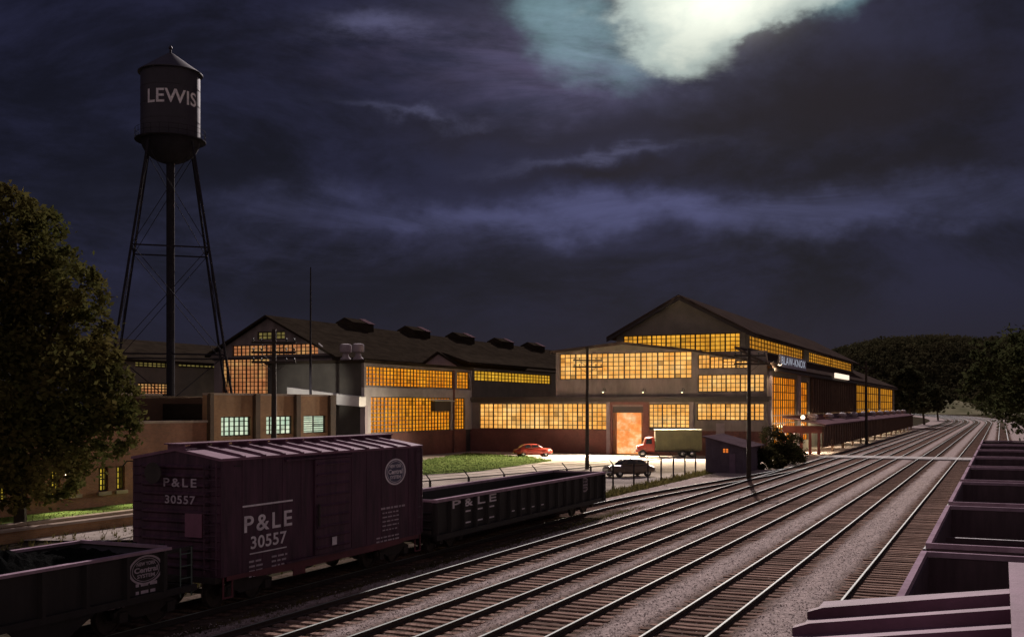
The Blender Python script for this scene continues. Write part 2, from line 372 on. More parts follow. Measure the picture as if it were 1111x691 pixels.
def window(parent, plane, off, hole, nx, ny, glass, bar=0.10, fmat=None, recess=0.15, heavy=0, name='window', label=None):
    sg = 1 if plane == 's' else -1
    a0, a1, z0, z1 = hole; f0, f1 = off + sg * recess, off + sg * (recess + 0.12)
    mb = MB(); e = bar * 1.3
    pbox(mb, plane, f0, f1, a0, a0 + e, z0, z1); pbox(mb, plane, f0, f1, a1 - e, a1, z0, z1)
    pbox(mb, plane, f0, f1, a0 + e, a1 - e, z0, z0 + e); pbox(mb, plane, f0, f1, a0 + e, a1 - e, z1 - e, z1)
    for i in range(1, nx):
        x = a0 + (a1 - a0) * i / nx; w = bar / 2 * (2.2 if heavy and i % heavy == 0 else 1)
        pbox(mb, plane, f0 + sg * 0.004, f1 - sg * 0.004, x - w, x + w, z0 + e, z1 - e)
    for j in range(1, ny):
        z = z0 + (z1 - z0) * j / ny
        pbox(mb, plane, f0 + sg * 0.012, f1 - sg * 0.012, a0 + e, a1 - e, z - bar / 2, z + bar / 2)
    w = mb.build(name, fmat or frame_dk, parent, label=label)
    pm = MB(); g = f1 + sg * 0.03
    tones = []
    for i in range(nx):
        for j in range(ny):
            xa, xb = a0 + (a1 - a0) * i / nx, a0 + (a1 - a0) * (i + 1) / nx; za, zb = z0 + (z1 - z0) * j / ny, z0 + (z1 - z0) * (j + 1) / ny
            pm.quad(P(plane, g, xa, za), P(plane, g, xb, za), P(plane, g, xb, zb), P(plane, g, xa, zb))
            q = trnd.random(); tones.append(.5 if q < .012 else .72 if q < .06 else trnd.uniform(.88, 1.12))
    po = pm.build('pane', glass, w, fix=False)
    po.data.attributes.new('tone', 'FLOAT', 'FACE').data.foreach_set('value', tones)
    return w
def hs(px0, px1, py0, py1, s):   # hole on an s-plane from picture measurements, py0 top
    pm = (px0 + px1) / 2
    return (Fs(px0, py0, s)[0], Fs(px1, py0, s)[0], Fs(pm, py1, s)[1], Fs(pm, py0, s)[1])
def hu(px0, px1, py0, py1, u):   # same on a u-plane, heights read at the near end px0
    return (Fu(px0, py0, u)[0], Fu(px1, py0, u)[0], Fu(px0, py1, u)[1], Fu(px0, py0, u)[1])
def point_light(name, loc, power, col=(1, 0.82, 0.6), r=0.25, spot=None, aim=(0, 0, -1), blend=0.6):
    l = bpy.data.lights.new(name, 'SPOT' if spot else 'POINT'); l.energy = power; l.color = col; l.shadow_soft_size = r
    if spot: l.spot_size = R(spot); l.spot_blend = blend
    o = bpy.data.objects.new(name, l); COL.objects.link(o); o.location = loc
    if spot: o.rotation_euler = Vector(aim).to_track_quat('-Z', 'Y').to_euler()
    return o

# ------------------------------------------------------------------ the ground
g = MB(); rr = [0, 60, 150, 400, 1000, 2600]
for k in range(len(rr) - 1):
    for i in range(48):
        a, b_ = 2 * math.pi * i / 48, 2 * math.pi * (i + 1) / 48
        q = [(rr[k] * math.cos(a), rr[k] * math.sin(a), GZ - .10), (rr[k + 1] * math.cos(a), rr[k + 1] * math.sin(a), GZ - .10),
             (rr[k + 1] * math.cos(b_), rr[k + 1] * math.sin(b_), GZ - .10), (rr[k] * math.cos(b_), rr[k] * math.sin(b_), GZ - .10)]
        g.add(q if k else [q[0], q[1], q[2]], [tuple(range(4 if k else 3))])
structure(g.build('ground', soil_m, fix=False))

# track centre lines: straight, then bending to the left beyond s = 430
S0, RC = 380.0, 1700.0
def C(s, u, z=0.0):
    if s <= S0: return W(s, u, z)
    ph = (s - S0) / RC
    return W(S0 + (RC + u) * math.sin(ph), -RC + (RC + u) * math.cos(ph), z)
U_T = {'t0': 0.40, 'tr': -3.57, 't1': -7.49, 't2': -11.16, 't3': -14.16, 't4': -17.31}
def u5(s):
    k = min(1, max(0, (s - 56) / 50.0)); k = k * k * (3 - 2 * k)
    return -21.25 + (21.25 - 17.31) * k

# ballast bed
ss = [3 + 0.8 * i for i in range(150)]
while ss[-1] < 1150: ss.append(ss[-1] + max(0.8, (ss[-1] - 110) * 0.03))
us = [-24.4 + 0.2 * i for i in range(int(30.4 / 0.2))]
def bz(s, u):
    cs = list(U_T.values()) + [u5(s)]
    dmin = min(abs(u - c) for c in cs)
    z = -0.198 + 0.052 * max(0, min(1, (dmin - 1.02 - .22 * math.sin(s * 1.9 + u) * math.sin(s * .63)) / 0.35))
    if u < -19.1 and s < 58: dmin = min(dmin, max(.2, 1.0 - (-19.1 - u) * .6))
    if u < -23: z = -0.2 - (-23 - u) * 0.2
    if u > 4.5: z -= (u - 4.5) * 0.15
    return z, max(0.0, min(1.0, 1.3 - (dmin - 0.8) / 0.62))
vs, st = [], []
r2 = random.Random(3)
for s in ss:
    for u in us:
        z, d = bz(s, u); z += r2.uniform(-0.016, 0.016)
        vs.append(C(s, u, z)); st.append(d * 0.86)
nu = len(us)
fs = [(i * nu + j, i * nu + j + 1, (i + 1) * nu + j + 1, (i + 1) * nu + j) for i in range(len(ss) - 1) for j in range(nu - 1)]
me = bpy.data.meshes.new('ballast'); me.from_pydata(vs, [], fs); me.materials.append(ballast_m)
att = me.attributes.new('stain', 'FLOAT', 'POINT'); att.data.foreach_set('value', st)
me.shade_smooth(); me.update()
structure((lambda o: (COL.objects.link(o), o)[1])(bpy.data.objects.new('ballast', me)))

# yard, lawn, crossing
def ground_poly(name, pts, z, m):
    mb = MB(); mb.add([W(s, u, z) for s, u in pts], [tuple(range(len(pts)))]); return mb.build(name, m, fix=False)
structure(ground_poly('yard_pavement', [(34, -42), (40, -30.5), (60, -26.6), (74, -24.9), (126, -23.5), (300, -20.2), (300, -26), (128.4, -26), (128.4, -65.2), (88, -65.2), (60, -60)], GZ - .02, concrete))
lp = [Fg(458, 515), Fg(459, 499), Fg(508, 491.5), Fg(573, 495.5), Fg(600, 499.5), Fg(520, 511)]
structure(ground_poly('lawn', lp, GZ + .004, grass_m))
structure(ground_poly('verge', [(10, -49.9), (60, -49.9), (60, -45.3), (10, -45.3)], GZ + .01, grass_m))
cm = MB()
for k in range(14):
    u0_, u1_ = -19.0 + k * 1.52, -19.0 + k * 1.52 + 1.48
    cm.box(124, 129.5, u0_, u1_, -0.16, -0.01)
structure(cm.build('grade_crossing', crossing_m, frame=(0, 0, 0)))
bpy.data.objects['grade_crossing'].rotation_euler = (0, 0, ROT)

# loose stones lying on the bed
stone_m = mat('loose_stone', (0.62, 0.54, 0.50), (0.26, 0.21, 0.19), 9.0, 0.95, spec=0.05); matte(stone_m)
r9 = random.Random(41); gm_ = MB()
for _ in range(60000):
    s = 21 + 75 * r9.random() ** 1.7; u = r9.uniform(-19.6, -2.2); q = r9.uniform(.016, .036)
    z, dd_ = bz(s, u)
    if dd_ > .6 and r9.random() < .75: continue
    p = C(s, u, z + q * .3); o = len(gm_.v); a = r9.uniform(0, 6.28)
    for k in range(4): gm_.v.append((p.x + math.cos(a + k * 1.57) * q * r9.uniform(.7, 1.3), p.y + math.sin(a + k * 1.57) * q * r9.uniform(.7, 1.3), p.z + r9.uniform(-.3, .25) * q))
    gm_.v.append((p.x + r9.uniform(-.4, .4) * q, p.y + r9.uniform(-.4, .4) * q, p.z + q * r9.uniform(.2, .6)))
    for k in range(4): gm_.f.append((o + k, o + (k + 1) % 4, o + 4)); gm_.mi.append(0)
structure(gm_.build('gravel', stone_m, fix=False), 'stuff')

# ------------------------------------------------------------------ railway tracks
tie_meshes = []
for k in range(3):
    bm = bmesh.new(); bmesh.ops.create_cube(bm, size=1)
    for v in bm.verts: v.co = Vector((v.co.x * 0.24, v.co.y * 2.55, v.co.z * 0.16))
    bmesh.ops.bevel(bm, geom=bm.edges[:], offset=0.014, segments=1, affect='EDGES')
    for v in bm.verts: v.co += Vector((rnd.uniform(-.012, .012), rnd.uniform(-.04, .04), rnd.uniform(-.006, .006)))
    me = bpy.data.meshes.new('tie'); bm.to_mesh(me); bm.free(); me.materials.append(tie_m); tie_meshes.append(me)
prof = [(-.075, -.150), (.075, -.150), (.075, -.138), (.014, -.118), (.014, -.048), (.037, -.038), (.037, -.006), (.027, 0), (-.027, 0), (-.037, -.006), (-.037, -.038), (-.014, -.048), (-.014, -.118), (-.075, -.138)]
def rail_mesh(mb, fu, s0, s1, side):
    pts = []; s = s0
    while s < s1:
        pts.append(s); s += 1.5 if s < 130 else 6 if s < S0 else 9
    pts.append(s1); n = len(prof); base = len(mb.v)
    for s in pts:
        for (du, z) in prof: mb.v.append(tuple(C(s, fu(s) + side * .7525 + du, z)))
    for i in range(len(pts) - 1):
        for j in range(n):
            j2 = (j + 1) % n
            mb.f.append((base + i * n + j, base + i * n + j2, base + (i + 1) * n + j2, base + (i + 1) * n + j))
            mb.mi.append(1 if j in (6, 7, 8) else 0)
def track(label, fu, s0, s1, ind0, nind, stuff_to):
    t = thing('railway_track', label, 'railway track', (0, 0, 0), 0, 'parallel railway tracks')
    for sd in (-1, 1):
        mb = MB(); rail_mesh(mb, fu, s0, s1, sd); mb.build('rail', [railweb, railtop], t, fix=True)
    def tie_at(s, mb=None):
        u = fu(s) + rnd.uniform(-.09, .09); p = C(s, u, -0.235 + rnd.uniform(-.022, .004))
        return p, ROT + rnd.uniform(-.035, .035) + (0 if s < S0 else (s - S0) / RC)
    s = max(4, s0); rest = MB(); k = 0
    while s < stuff_to:
        p, a = tie_at(s)
        if ind0 <= s and k < nind:
            o = bpy.data.objects.new('tie', tie_meshes[k % 3]); COL.objects.link(o); o.parent = t
            o.location = p; o.rotation_euler = (0, 0, a); k += 1
        else:
            c, n_ = math.cos(a), math.sin(a)
            q = [(x, y, z) for x in (-.12, .12) for y in (-1.27, 1.27) for z in (-.08, .08)]
            rest.add([(p.x + x * c - y * n_, p.y + x * n_ + y * c, p.z + z) for x, y, z in q],
                     [(0, 1, 3, 2), (4, 6, 7, 5), (0, 4, 5, 1), (2, 3, 7, 6), (1, 5, 7, 3)])
        s += 0.53
    tag(rest.build('far_ties', tie_m, t, fix=False), kind='stuff')
    return t
track('railway track under the row of empty open hopper cars at the right', lambda s: U_T['t0'], 3, 1140, 60, 30, 300)
track('dark cinder track beside the open hoppers, its far rail hidden behind them', lambda s: U_T['tr'], 3, 1140, 17, 100, 330)
track('widest looking clear main track with pale polished rails, second left of the open hoppers', lambda s: U_T['t1'], 3, 1140, 22, 100, 330)
track('clear main track with greenish rails, third left of the open hoppers', lambda s: U_T['t2'], 3, 1140, 25, 100, 330)
track('clear main track between the greenish-railed track and the track beside the freight cars', lambda s: U_T['t3'], 3, 1140, 28, 100, 330)
track('narrow looking track running right beside the dark boxcar and gondola', lambda s: U_T['t4'], 3, 1140, 30, 100, 330)
track('siding the dark boxcar stands on, merging into the next track beyond the gondola', u5, 3, 104, 55, 90, 103)

# ------------------------------------------------------------------ rolling stock (x along the track, far end at +x; -y faces the camera)
def wheel_truck(x, car, hw):
    mb = MB()
    for sy in (-1, 1):
        y = sy * (hw - 0.35)
        poly = [(x - 1.1, .52), (x - .75, .62), (x - .4, .42), (x + .4, .42), (x + .75, .62), (x + 1.1, .52), (x + 1.1, .66), (x + .5, .86), (x - .5, .86), (x - 1.1, .66)]
        mb.prism(poly, 1, y - .06, y + .06)
        for k in (-.22, -.07, .07, .22): mb.tube((x + k, y, .45), (x + k, y, .80), .055, n=6)
        for k in (-.84, .84): mb.box(x + k - .14, x + k + .14, y - .12, y + .12, .38, .64)
    mb.box(x - .25, x + .25, -hw + .3, hw - .3, .70, .93)
    t = mb.build('wheel_truck', gear, car)
    for k in (-.84, .84):
        for sy in (-1, 1):
            w = MB(); y = sy * .7525
            w.lathe([(.05, -.07), (.16, -.07), (.17, -.03), (.36, -.03), (.37, -.075), (.42, -.07), (.42, .05), (.455, .055), (.455, .08), (.37, .08), (.36, .04), (.1, .03), (.09, .10)] if sy < 0 else
                    [(.09, -.10), (.1, -.03), (.36, -.04), (.37, -.08), (.455, -.08), (.455, -.055), (.42, -.05), (.42, .07), (.37, .075), (.36, .03), (.17, .03), (.16, .07), (.05, .07)], 20, (x + k, y, .455), axis=1)
            w.build('wheel', wheel_m, t, smooth=30)
        a = MB(); a.tube((x + k, -.95, .455), (x + k, .95, .455), .08); a.build('axle', gear, t)
    return t
def coupler(x, sg, car):
    mb = MB(); mb.box(min(x, x + sg * .38), max(x, x + sg * .38), -.09, .09, .77, .95)
    mb.box(min(x + sg * .36, x + sg * .58), max(x + sg * .36, x + sg * .58), -.17, .14, .72, 1.0)
    mb.box(min(x + sg * .5, x + sg * .64), max(x + sg * .5, x + sg * .64), .02, .17, .74, .98)
    mb.build('coupler', gear, car)
def ladder(car, p, ax, w, z0, z1, n, m, name='ladder'):
    """stiles and rungs in front of a side (ax=0: rungs along x) or an end (ax=1: rungs along y)"""
    mb = MB(); x, y = p
    e = (w, 0) if ax == 0 else (0, w)
    for k in (0, 1): mb.tube((x + e[0] * k, y + e[1] * k, z0), (x + e[0] * k, y + e[1] * k, z1), .022, n=5)
    for i in range(n):
        z = z0 + (z1 - z0) * (i + .5) / n; mb.tube((x, y, z), (x + e[0], y + e[1], z), .018, n=5)
    return mb.build(name, m, car)
def herald(car, fn, r, ry=None, bg=herald_bl, fg=letter_w):
    q = 1.0
    """a round railway badge lying on a car side; fn(x, y, lift) -> point"""
    ry = ry or r; n = 40; mb = MB()
    mb.add([fn(r * math.cos(6.2832 * i / n), ry * math.sin(6.2832 * i / n), .006) for i in range(n)], [tuple(range(n))], 0)
    for (q0, q1) in ((.90, 1.02), (.78, .82)):
        vs = [fn(k * r * math.cos(6.2832 * i / n), k * ry * math.sin(6.2832 * i / n), .010) for k in (q0, q1) for i in range(n)]
        mb.add(vs, [(i, (i + 1) % n, n + (i + 1) % n, n + i) for i in range(n)], 1)
    put_text(mb, 'NEW YORK', ry * .34, lambda x, y: fn(x, y + ry * .43, .014), 1, bold=.012 * ry, fit=r * 1.15)
    put_text(mb, 'Central', ry * .50, lambda x, y: fn(x, y, .014), 1, bold=.018 * ry, fit=r * 1.40)
    put_text(mb, 'SYSTEM', ry * .34, lambda x, y: fn(x, y - ry * .42, .014), 1, bold=.012 * ry, fit=r * 1.05)
    return mb.build('herald', [bg, fg], car, fix=False)

def boxcar_body(car, L, hw, z0=1.02, ze=4.32, zr=4.60):
    mb = MB(); mb.box(0, L, -hw, hw, z0, ze)
    nS = int(L / 0.92)
    for i in range(nS + 1):                                    # riveted side seams
        x = min(L - .03, max(.03, i * L / nS))
        for sy in (-1, 1): mb.box(x - .03, x + .03, sy * hw - .012, sy * hw + .012, z0 + .05, ze - .06)
    for xe, sg in ((0, -1), (L, 1)):                           # corrugated ends
        for z in [z0 + .25 + i * .255 for i in range(12)]:
            mb.prism([(xe, z - .075), (xe + sg * .07, z - .02), (xe + sg * .07, z + .02), (xe, z + .075)], 1, -hw + .38, hw - .38)
            mb.prism([(xe, z - .03), (xe + sg * .04, z), (xe, z + .03)], 1, -hw + .04, -hw + .30)
            mb.prism([(xe, z - .03), (xe + sg * .04, z), (xe, z + .03)], 1, hw - .30, hw - .04)
        mb.prism([(-hw, ze), (hw, ze), (0, zr - .02)], 0, xe - .02 if xe else -.0, xe if xe else .02)
    return mb.build('body', car_oxide, car)
def boxcar_roof(car, L, hw, ze=4.32, zr=4.60, ov=.05, pitch=.93):
    mb = MB(); x0, x1 = -.04, L + .04
    for sy in (-1, 1):
        mb.prism([(0, zr), (sy * (hw + ov), ze + .012), (sy * (hw + ov), ze - .06), (sy * hw, ze - .06), (0, zr - .08)], 0, x0, x1)
    n = int(round(L / pitch)); sl = (zr - ze) / hw
    rs_ = MB()
    for i in range(1, n):
        x = x0 + .06 + (x1 - x0 - .12) * i / n
        for sy in (-1, 1):
            rs_.prism([(sy * .30, zr - .30 * sl + .004), (sy * (hw + ov + .01), ze - .005), (sy * (hw + ov + .01), ze + .055), (sy * (hw - .05), ze + .095), (sy * .30, zr - .30 * sl + .085)], 0, x - .055, x + .055)
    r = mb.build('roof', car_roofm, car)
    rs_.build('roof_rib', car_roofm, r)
    rb = MB()
    for k in (-.22, 0, .22): rb.box(x0 - .1, x1 + .1, k - .09, k + .09, zr + .10, zr + .135)
    for i in range(n + 1):
        x = x0 + .06 + (x1 - x0 - .12) * i / n; rb.box(x - .03, x + .03, -.3, .3, zr - .06, zr + .10)
    rb.build('running_board', car_roofm, car)
def underframe(car, L, hw):
    mb = MB(); mb.box(.1, L - .1, -.35, .35, .78, 1.01); mb.box(-.12, .15, -hw + .1, hw - .1, .86, 1.02); mb.box(L - .15, L + .12, -hw + .1, hw - .1, .86, 1.02)
    for x in (L * .33, L * .5, L * .67): mb.box(x - .08, x + .08, -hw + .15, hw - .15, .84, 1.01)
    mb.tube((L * .42, -.55, .68), (L * .42 + .9, -.55, .68), .2); mb.tube((L * .58, .6, .7), (L * .58 + .5, .6, .7), .16)
    mb.build('underframe', gear, car)

# --- the lettered boxcar
BU, BS, BL, BHW = -21.24, 23.3, 11.2, 1.6
bc = tthing('boxcar', 'dark oxide boxcar lettered P&LE 30557 with round railway badge, coupled between the gondolas', 'boxcar', BS, BU, 0, 'freight cars on the left siding', su=False)
boxcar_body(bc, BL, BHW); boxcar_roof(bc, BL, BHW); underframe(bc, BL, BHW)
side = lambda x, z, l=0.0: (x, -BHW - .012 - l, z)
def bp(px, py):                                    # picture point on the car's near side -> x, z
    s, z = Fu(px, py, BU + BHW); return s - BS, z
dx0, dx1 = bp(340, 560)[0], bp(378, 560)[0]
d = MB(); d.box(dx0, dx1, -BHW - .075, -BHW - .014, 1.10, 4.10)
for i in range(9):
    z = 1.3 + i * .33; d.prism([(-BHW - .074, z - .06), (-BHW - .115, z), (-BHW - .074, z + .06)], 0, dx0 + .08, dx1 - .08)
dr = d.build('side_door', car_oxide, bc)
h = MB(); h.box(dx0 + .1, dx0 + .17, -BHW - .16, -BHW - .118, 2.0, 2.7); h.build('handle', gear, dr)
pc = MB(); pcx, pcz = bp(359.5, 586); pc.box(pcx - .13, pcx + .13, -BHW - .128, -BHW - .119, pcz - .13, pcz + .13); pc.build('placard', letter_w, dr)
tr_ = MB()
for z in (1.03, 4.12): tr_ = MB(); tr_.box(dx0 - 1.5, dx1 + .15, -BHW - .10, -BHW - .014, z, z + .06); tr_.build('door_track', car_oxide, bc)
sl = MB(); zz = .80
sl.prism([(.25, 1.03), (.25, .90), (1.3, .90), (1.55, zz + .05), (3.0, zz), (BL - 3.0, zz), (BL - 1.55, zz + .05), (BL - 1.3, .90), (BL - .25, .90), (BL - .25, 1.03)], 1, -BHW - .02, -BHW + .02)
sl.prism([(3.3, .86), (3.3, .62), (3.9, .62), (3.9, .86)], 1, -BHW - .03, -BHW + .01)
for x in (.08, BL - .5):
    sl.box(x, x + .04, -BHW - .02, -BHW + .02, .45, 1.02); sl.box(x + .38, x + .42, -BHW - .02, -BHW + .02, .45, 1.02); sl.box(x, x + .42, -BHW - .03, -BHW + .03, .42, .46)
sl.build('side_sill', car_sill, bc)
lt = MB(); fn = lambda cx, cz, l=.006: (lambda x, y: side(cx + x, cz + y, l))
a, b_ = bp(264, 566), bp(316, 560); cx = (a[0] + b_[0]) / 2; cz = bp((264 + 316) / 2, 566)[1]; wdt = b_[0] - a[0]
put_text(lt, 'P&LE', .66, fn(cx, cz), bold=.012, space=1.25, fit=wdt)
lt.box(a[0] - .05, b_[0] + .05, -BHW - .019, -BHW - .014, cz + .52, cz + .57)
a2, b2 = bp(271, 588), bp(310, 580); c2x = (a2[0] + b2[0]) / 2; c2z = bp(291, 586)[1]
put_text(lt, '30557', .50, fn(c2x, c2z), bold=.010, space=1.06, fit=b2[0] - a2[0])
lt.box(a2[0] - .02, b2[0] + .02, -BHW - .019, -BHW - .014, c2z - .31, c2z - .275)
lt.build('lettering', letter_w, bc, fix=False)
dt = MB(); rr_ = random.Random(5)
def dash_lines(mb, x0, x1, z, n, dz, h=.07):
    for i in range(n):
        x = x0
        while x < x1 - .05:
            w = rr_.uniform(.10, .30); mb.box(x, min(x1, x + w), -BHW - .019, -BHW - .014, z - i * dz - h / 2, z - i * dz + h / 2); x += w + .07
dash_lines(dt, a2[0] - .05, c2x - .25, c2z - .52, 4, .14, .055); dash_lines(dt, c2x + .15, b2[0] + .05, c2z - .50, 3, .14, .055)
p1 = bp(413, 552); p2 = bp(440, 549)
dash_lines(dt, p1[0], p2[0], p1[1], 1, .1, .07); dash_lines(dt, p1[0] + .1, p2[0] - .5, p1[1] - .16, 5, .15, .045); dash_lines(dt, p1[0] - .3, p2[0] - .5, p1[1] - 1.0, 2, .13, .05)
dt.build('data_lines', letter_f, bc, fix=False)
hx, hz = bp(428.5, 511.5)
herald(bc, lambda x, y, l: (hx + x, -BHW - .012 - l, hz + y), .70, .46)
et = MB()
ef = lambda cy, cz: (lambda x, y: (-.078, cy - x, cz + y))
put_text(et, 'P&LE', .34, ef(-.20, 3.62), bold=.006, space=1.3, fit=1.2); et.build('end_lettering', letter_f, bc, fix=False); et = MB(); put_text(et, '30557', .32, ef(-.20, 3.14), bold=.006, space=1.1, fit=1.1)
et.build('end_lettering', letter_f, bc, fix=False)
ep = MB(); ep.box(-.11, -.075, -1.02, -.42, 2.12, 2.78); ep.build('placard_board', mat('placard_wood', (0.26, 0.11, 0.17), (0.19, 0.08, 0.12), 3, 0.7), bc)
ladder(bc, (-.13, -BHW + .06), 1, .42, 1.1, 4.2, 10, car_oxide); ladder(bc, (BL - .50, -BHW - .08), 0, .42, 1.1, 4.2, 8, car_oxide)
bw = MB(); bw.lathe([(.26, -.02), (.30, -.02), (.30, .02), (.26, .02)], 20, (-.32, .55, 3.9), axis=0); bw.box(-.33, -.31, .28, .82, 3.88, 3.92); bw.box(-.33, -.31, .53, .57, 3.63, 4.17); bw.tube((-.33, .55, 3.9), (0, .55, 3.9), .03)
bw.build('brake_wheel', gear, bc)
gi = MB()
for x in (.5, BL - .5):
    gi.tube((x, -BHW - .06, 4.1), (x + .3, -BHW - .06, 4.1), .015, n=5)
gi.build('grab_iron', gear, bc)
wheel_truck(1.55, bc, BHW); wheel_truck(BL - 1.55, bc, BHW); coupler(-.1, -1, bc); coupler(BL + .1, 1, bc)

# --- gondolas
def gondola(name, label, s, u, L, hw, zt, nb, badge_x, group, post_in=.0):
    car = tthing(name, label, 'gondola car', s, u, 0, group, su=False); z0 = .78; t = .07
    mb = MB()
    for sy in (-1, 1):
        y = sy * hw; mb.box(0, L, min(y, y - sy * t), max(y, y - sy * t), z0, zt - .12)
        for i in range(nb + 1):
            x = .15 + (L - .3) * i / nb
            mb.prism([(x - .09, y), (x - .05, y + sy * .13), (x + .05, y + sy * .13), (x + .09, y)], 2, z0 + .05, zt - .13)
        mb.box(0, L, min(y, y + sy * .14), max(y, y + sy * .14), z0 - .16, z0 + .05)
    for xe, sg in ((0, 1), (L, -1)):
        mb.box(min(xe, xe + sg * t), max(xe, xe + sg * t), -hw + t, hw - t, z0, zt - .1)
        for z in (z0 + .3, z0 + .6, z0 + .9):
            mb.prism([(xe, z - .06), (xe - sg * .08, z), (xe, z + .06)], 1, -hw + .1, hw - .1)
    mb.box(t, L - t, -hw + t, hw - t, z0 - .05, z0 + .04)
    mb.build('body', car_black, car)
    rm = MB()
    for sy in (-1, 1): rm.box(-.02, L + .02, min(sy * (hw - .08), sy * (hw + .14)), max(sy * (hw - .08), sy * (hw + .14)), zt - .118, zt)
    for xe in (0, L): rm.box(xe - .06 if xe else -.02, xe + .02 if xe else .06, -hw + .082, hw - .082, zt - .098, zt - .004)
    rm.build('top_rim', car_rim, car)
    underframe(car, L, hw); wheel_truck(1.9, car, hw); wheel_truck(L - 1.9, car, hw); coupler(-.1, -1, car); coupler(L + .1, 1, car)
    ladder(car, (L - .55, -hw - .17), 0, .4, .6, zt - .1, 4, car_black)
    return car
GU, GS, GL, GHW = -21.25, 35.6, 19.1, 1.52
gd = gondola('gondola_car', 'long empty black ribbed gondola car coupled beyond the lettered boxcar', GS, GU, GL, GHW, 2.2, 17, 0, 'freight cars on the left siding')
def gp(px, py):
    s, z = Fu(px, py, GU + GHW); return s - GS, z
gt = MB()
gfn = lambda cx, cz: (lambda x, y: (cx + x, -GHW - .006, cz + y))
sp_ = (GL - .3) / 17
gcol = lambda k: .15 + sp_ * (k + .5)
for k, ch in zip((1, 2, 3, 4), 'P&LE'): put_text(gt, ch, .44, gfn(gcol(k), 1.86), bold=.010, fit=.80)
for k, ch in zip((1, 2, 3, 4, 5), '18500'): put_text(gt, ch, .36, gfn(gcol(k), 1.32), bold=.008, sx=2.1)
for k in (2, 3, 4):
    for z in (1.52, 1.06): gt.box(gcol(k) - .25, gcol(k) + .2, -GHW - .008, -GHW - .003, z - .03, z + .03)
for k in (6, 7, 8, 9): gt.box(gcol(k) - .2, gcol(k) + .1, -GHW - .008, -GHW - .003, 1.1, 1.15)
gt.build('lettering', letter_w, gd, fix=False)
hx2, hz2 = gcol(14), 1.68
herald(gd, lambda x, y, l: (hx2 + x * 1.0, -GHW - .004 - l, hz2 + y), .62, .36, bg=car_black, fg=letter_f)

# coal hopper in the left foreground
NU, NS, NL, NHW, NZ = -21.25, 10.4, 10.9, 1.55, 2.16
nc = tthing('hopper_car', 'loaded black coal hopper car with pale rim line and oval badge in the left foreground', 'hopper car', NS, NU, 0, 'freight cars on the left siding', su=False)
mb = MB(); xe = NL
for sy in (-1, 1):
    y = sy * NHW
    mb.prism([(.2, NZ - .1), (xe, NZ - .1), (xe, 1.05), (xe - .6, .95), (xe - 2.2, .95), (xe - 3.2, .42), (xe - 4.4, .42), (xe - 5.0, .95), (3.9, .95), (3.3, .42), (2.1, .42), (1.2, .95), (.2, 1.05)], 1, min(y, y - sy * .07), max(y, y - sy * .07))
    for i in range(9):
        x = .5 + (xe - .7) * i / 8
        mb.prism([(x - .09, y), (x - .05, y + sy * .12), (x + .05, y + sy * .12), (x + .09, y)], 2, 1.0, NZ - .11)
    mb.box(.1, xe + 1.0, min(y, y + sy * .1), max(y, y + sy * .1), .86, 1.03)
mb.quad((xe, -NHW + .07, NZ - .1), (xe, NHW - .07, NZ - .1), (xe - 1.4, NHW - .07, 1.0), (xe - 1.4, -NHW + .07, 1.0))
mb.quad((.2, -NHW + .07, NZ - .1), (.2, NHW - .07, NZ - .1), (1.6, NHW - .07, 1.0), (1.6, -NHW + .07, 1.0))
mb.box(1.6, xe - 1.4, -NHW + .07, NHW - .07, .96, 1.0)
mb.box(xe + .85, xe + 1.0, -NHW, NHW, .80, 1.02)
for y in (-NHW + .08, -.5, .5, NHW - .08): mb.box(xe + .88, xe + .97, y - .06, y + .06, 1.02, NZ - .12)
mb.box(xe, xe + .98, -NHW + .02, -NHW + .10, NZ - .22, NZ - .12); mb.box(xe, xe + .98, NHW - .10, NHW - .02, NZ - .22, NZ - .12)
mb.build('body', car_black, nc)
rm = MB()
for sy in (-1, 1): rm.box(.18, xe + .02, min(sy * (NHW - .06), sy * (NHW + .13)), max(sy * (NHW - .06), sy * (NHW + .10)), NZ - .098, NZ - .03)
for x in (.2, xe): rm.box(x - .05, x + .05, -NHW + .062, NHW - .062, NZ - .09, NZ - .004)
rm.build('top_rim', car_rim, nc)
underframe(nc, NL + .9, NHW); wheel_truck(1.3, nc, NHW); wheel_truck(NL - .45, nc, NHW); coupler(NL + 1.0, 1, nc)
ladder(nc, (xe + .42, -NHW - .05), 0, .42, .75, NZ - .12, 4, mat('ladder_green', (0.10, 0.15, 0.12), (0.06, 0.09, 0.075), 4, 0.6))
def np_(px, py):
    s, z = Fu(px, py, NU + NHW); return s - NS, z
hx3, hz3 = np_(158, 617.5)
herald(nc, lambda x, y, l: (hx3 + x, -NHW - .004 - l, hz3 + y), .58, .36, bg=car_black, fg=letter_f)
nd = MB(); BHW_, BHW = BHW, NHW - .008
xA, zA = np_(147, 638); xB, zB = np_(170, 633)
dash_lines(nd, xA, xB, zA + .06, 1, .19, .08)
nd.build('data_lines', letter_f, nc, fix=False); nd = MB()
dash_lines(nd, xA, xB, zA - .13, 1, .19, .08)
nd.build('data_lines', letter_f, nc, fix=False); nd = MB()
xA, zA = np_(117, 660); xB, zB = np_(135, 656)
dash_lines(nd, xA, xB, zA, 1, .19, .09)
BHW = BHW_
nd.build('data_lines', letter_f, nc, fix=False)
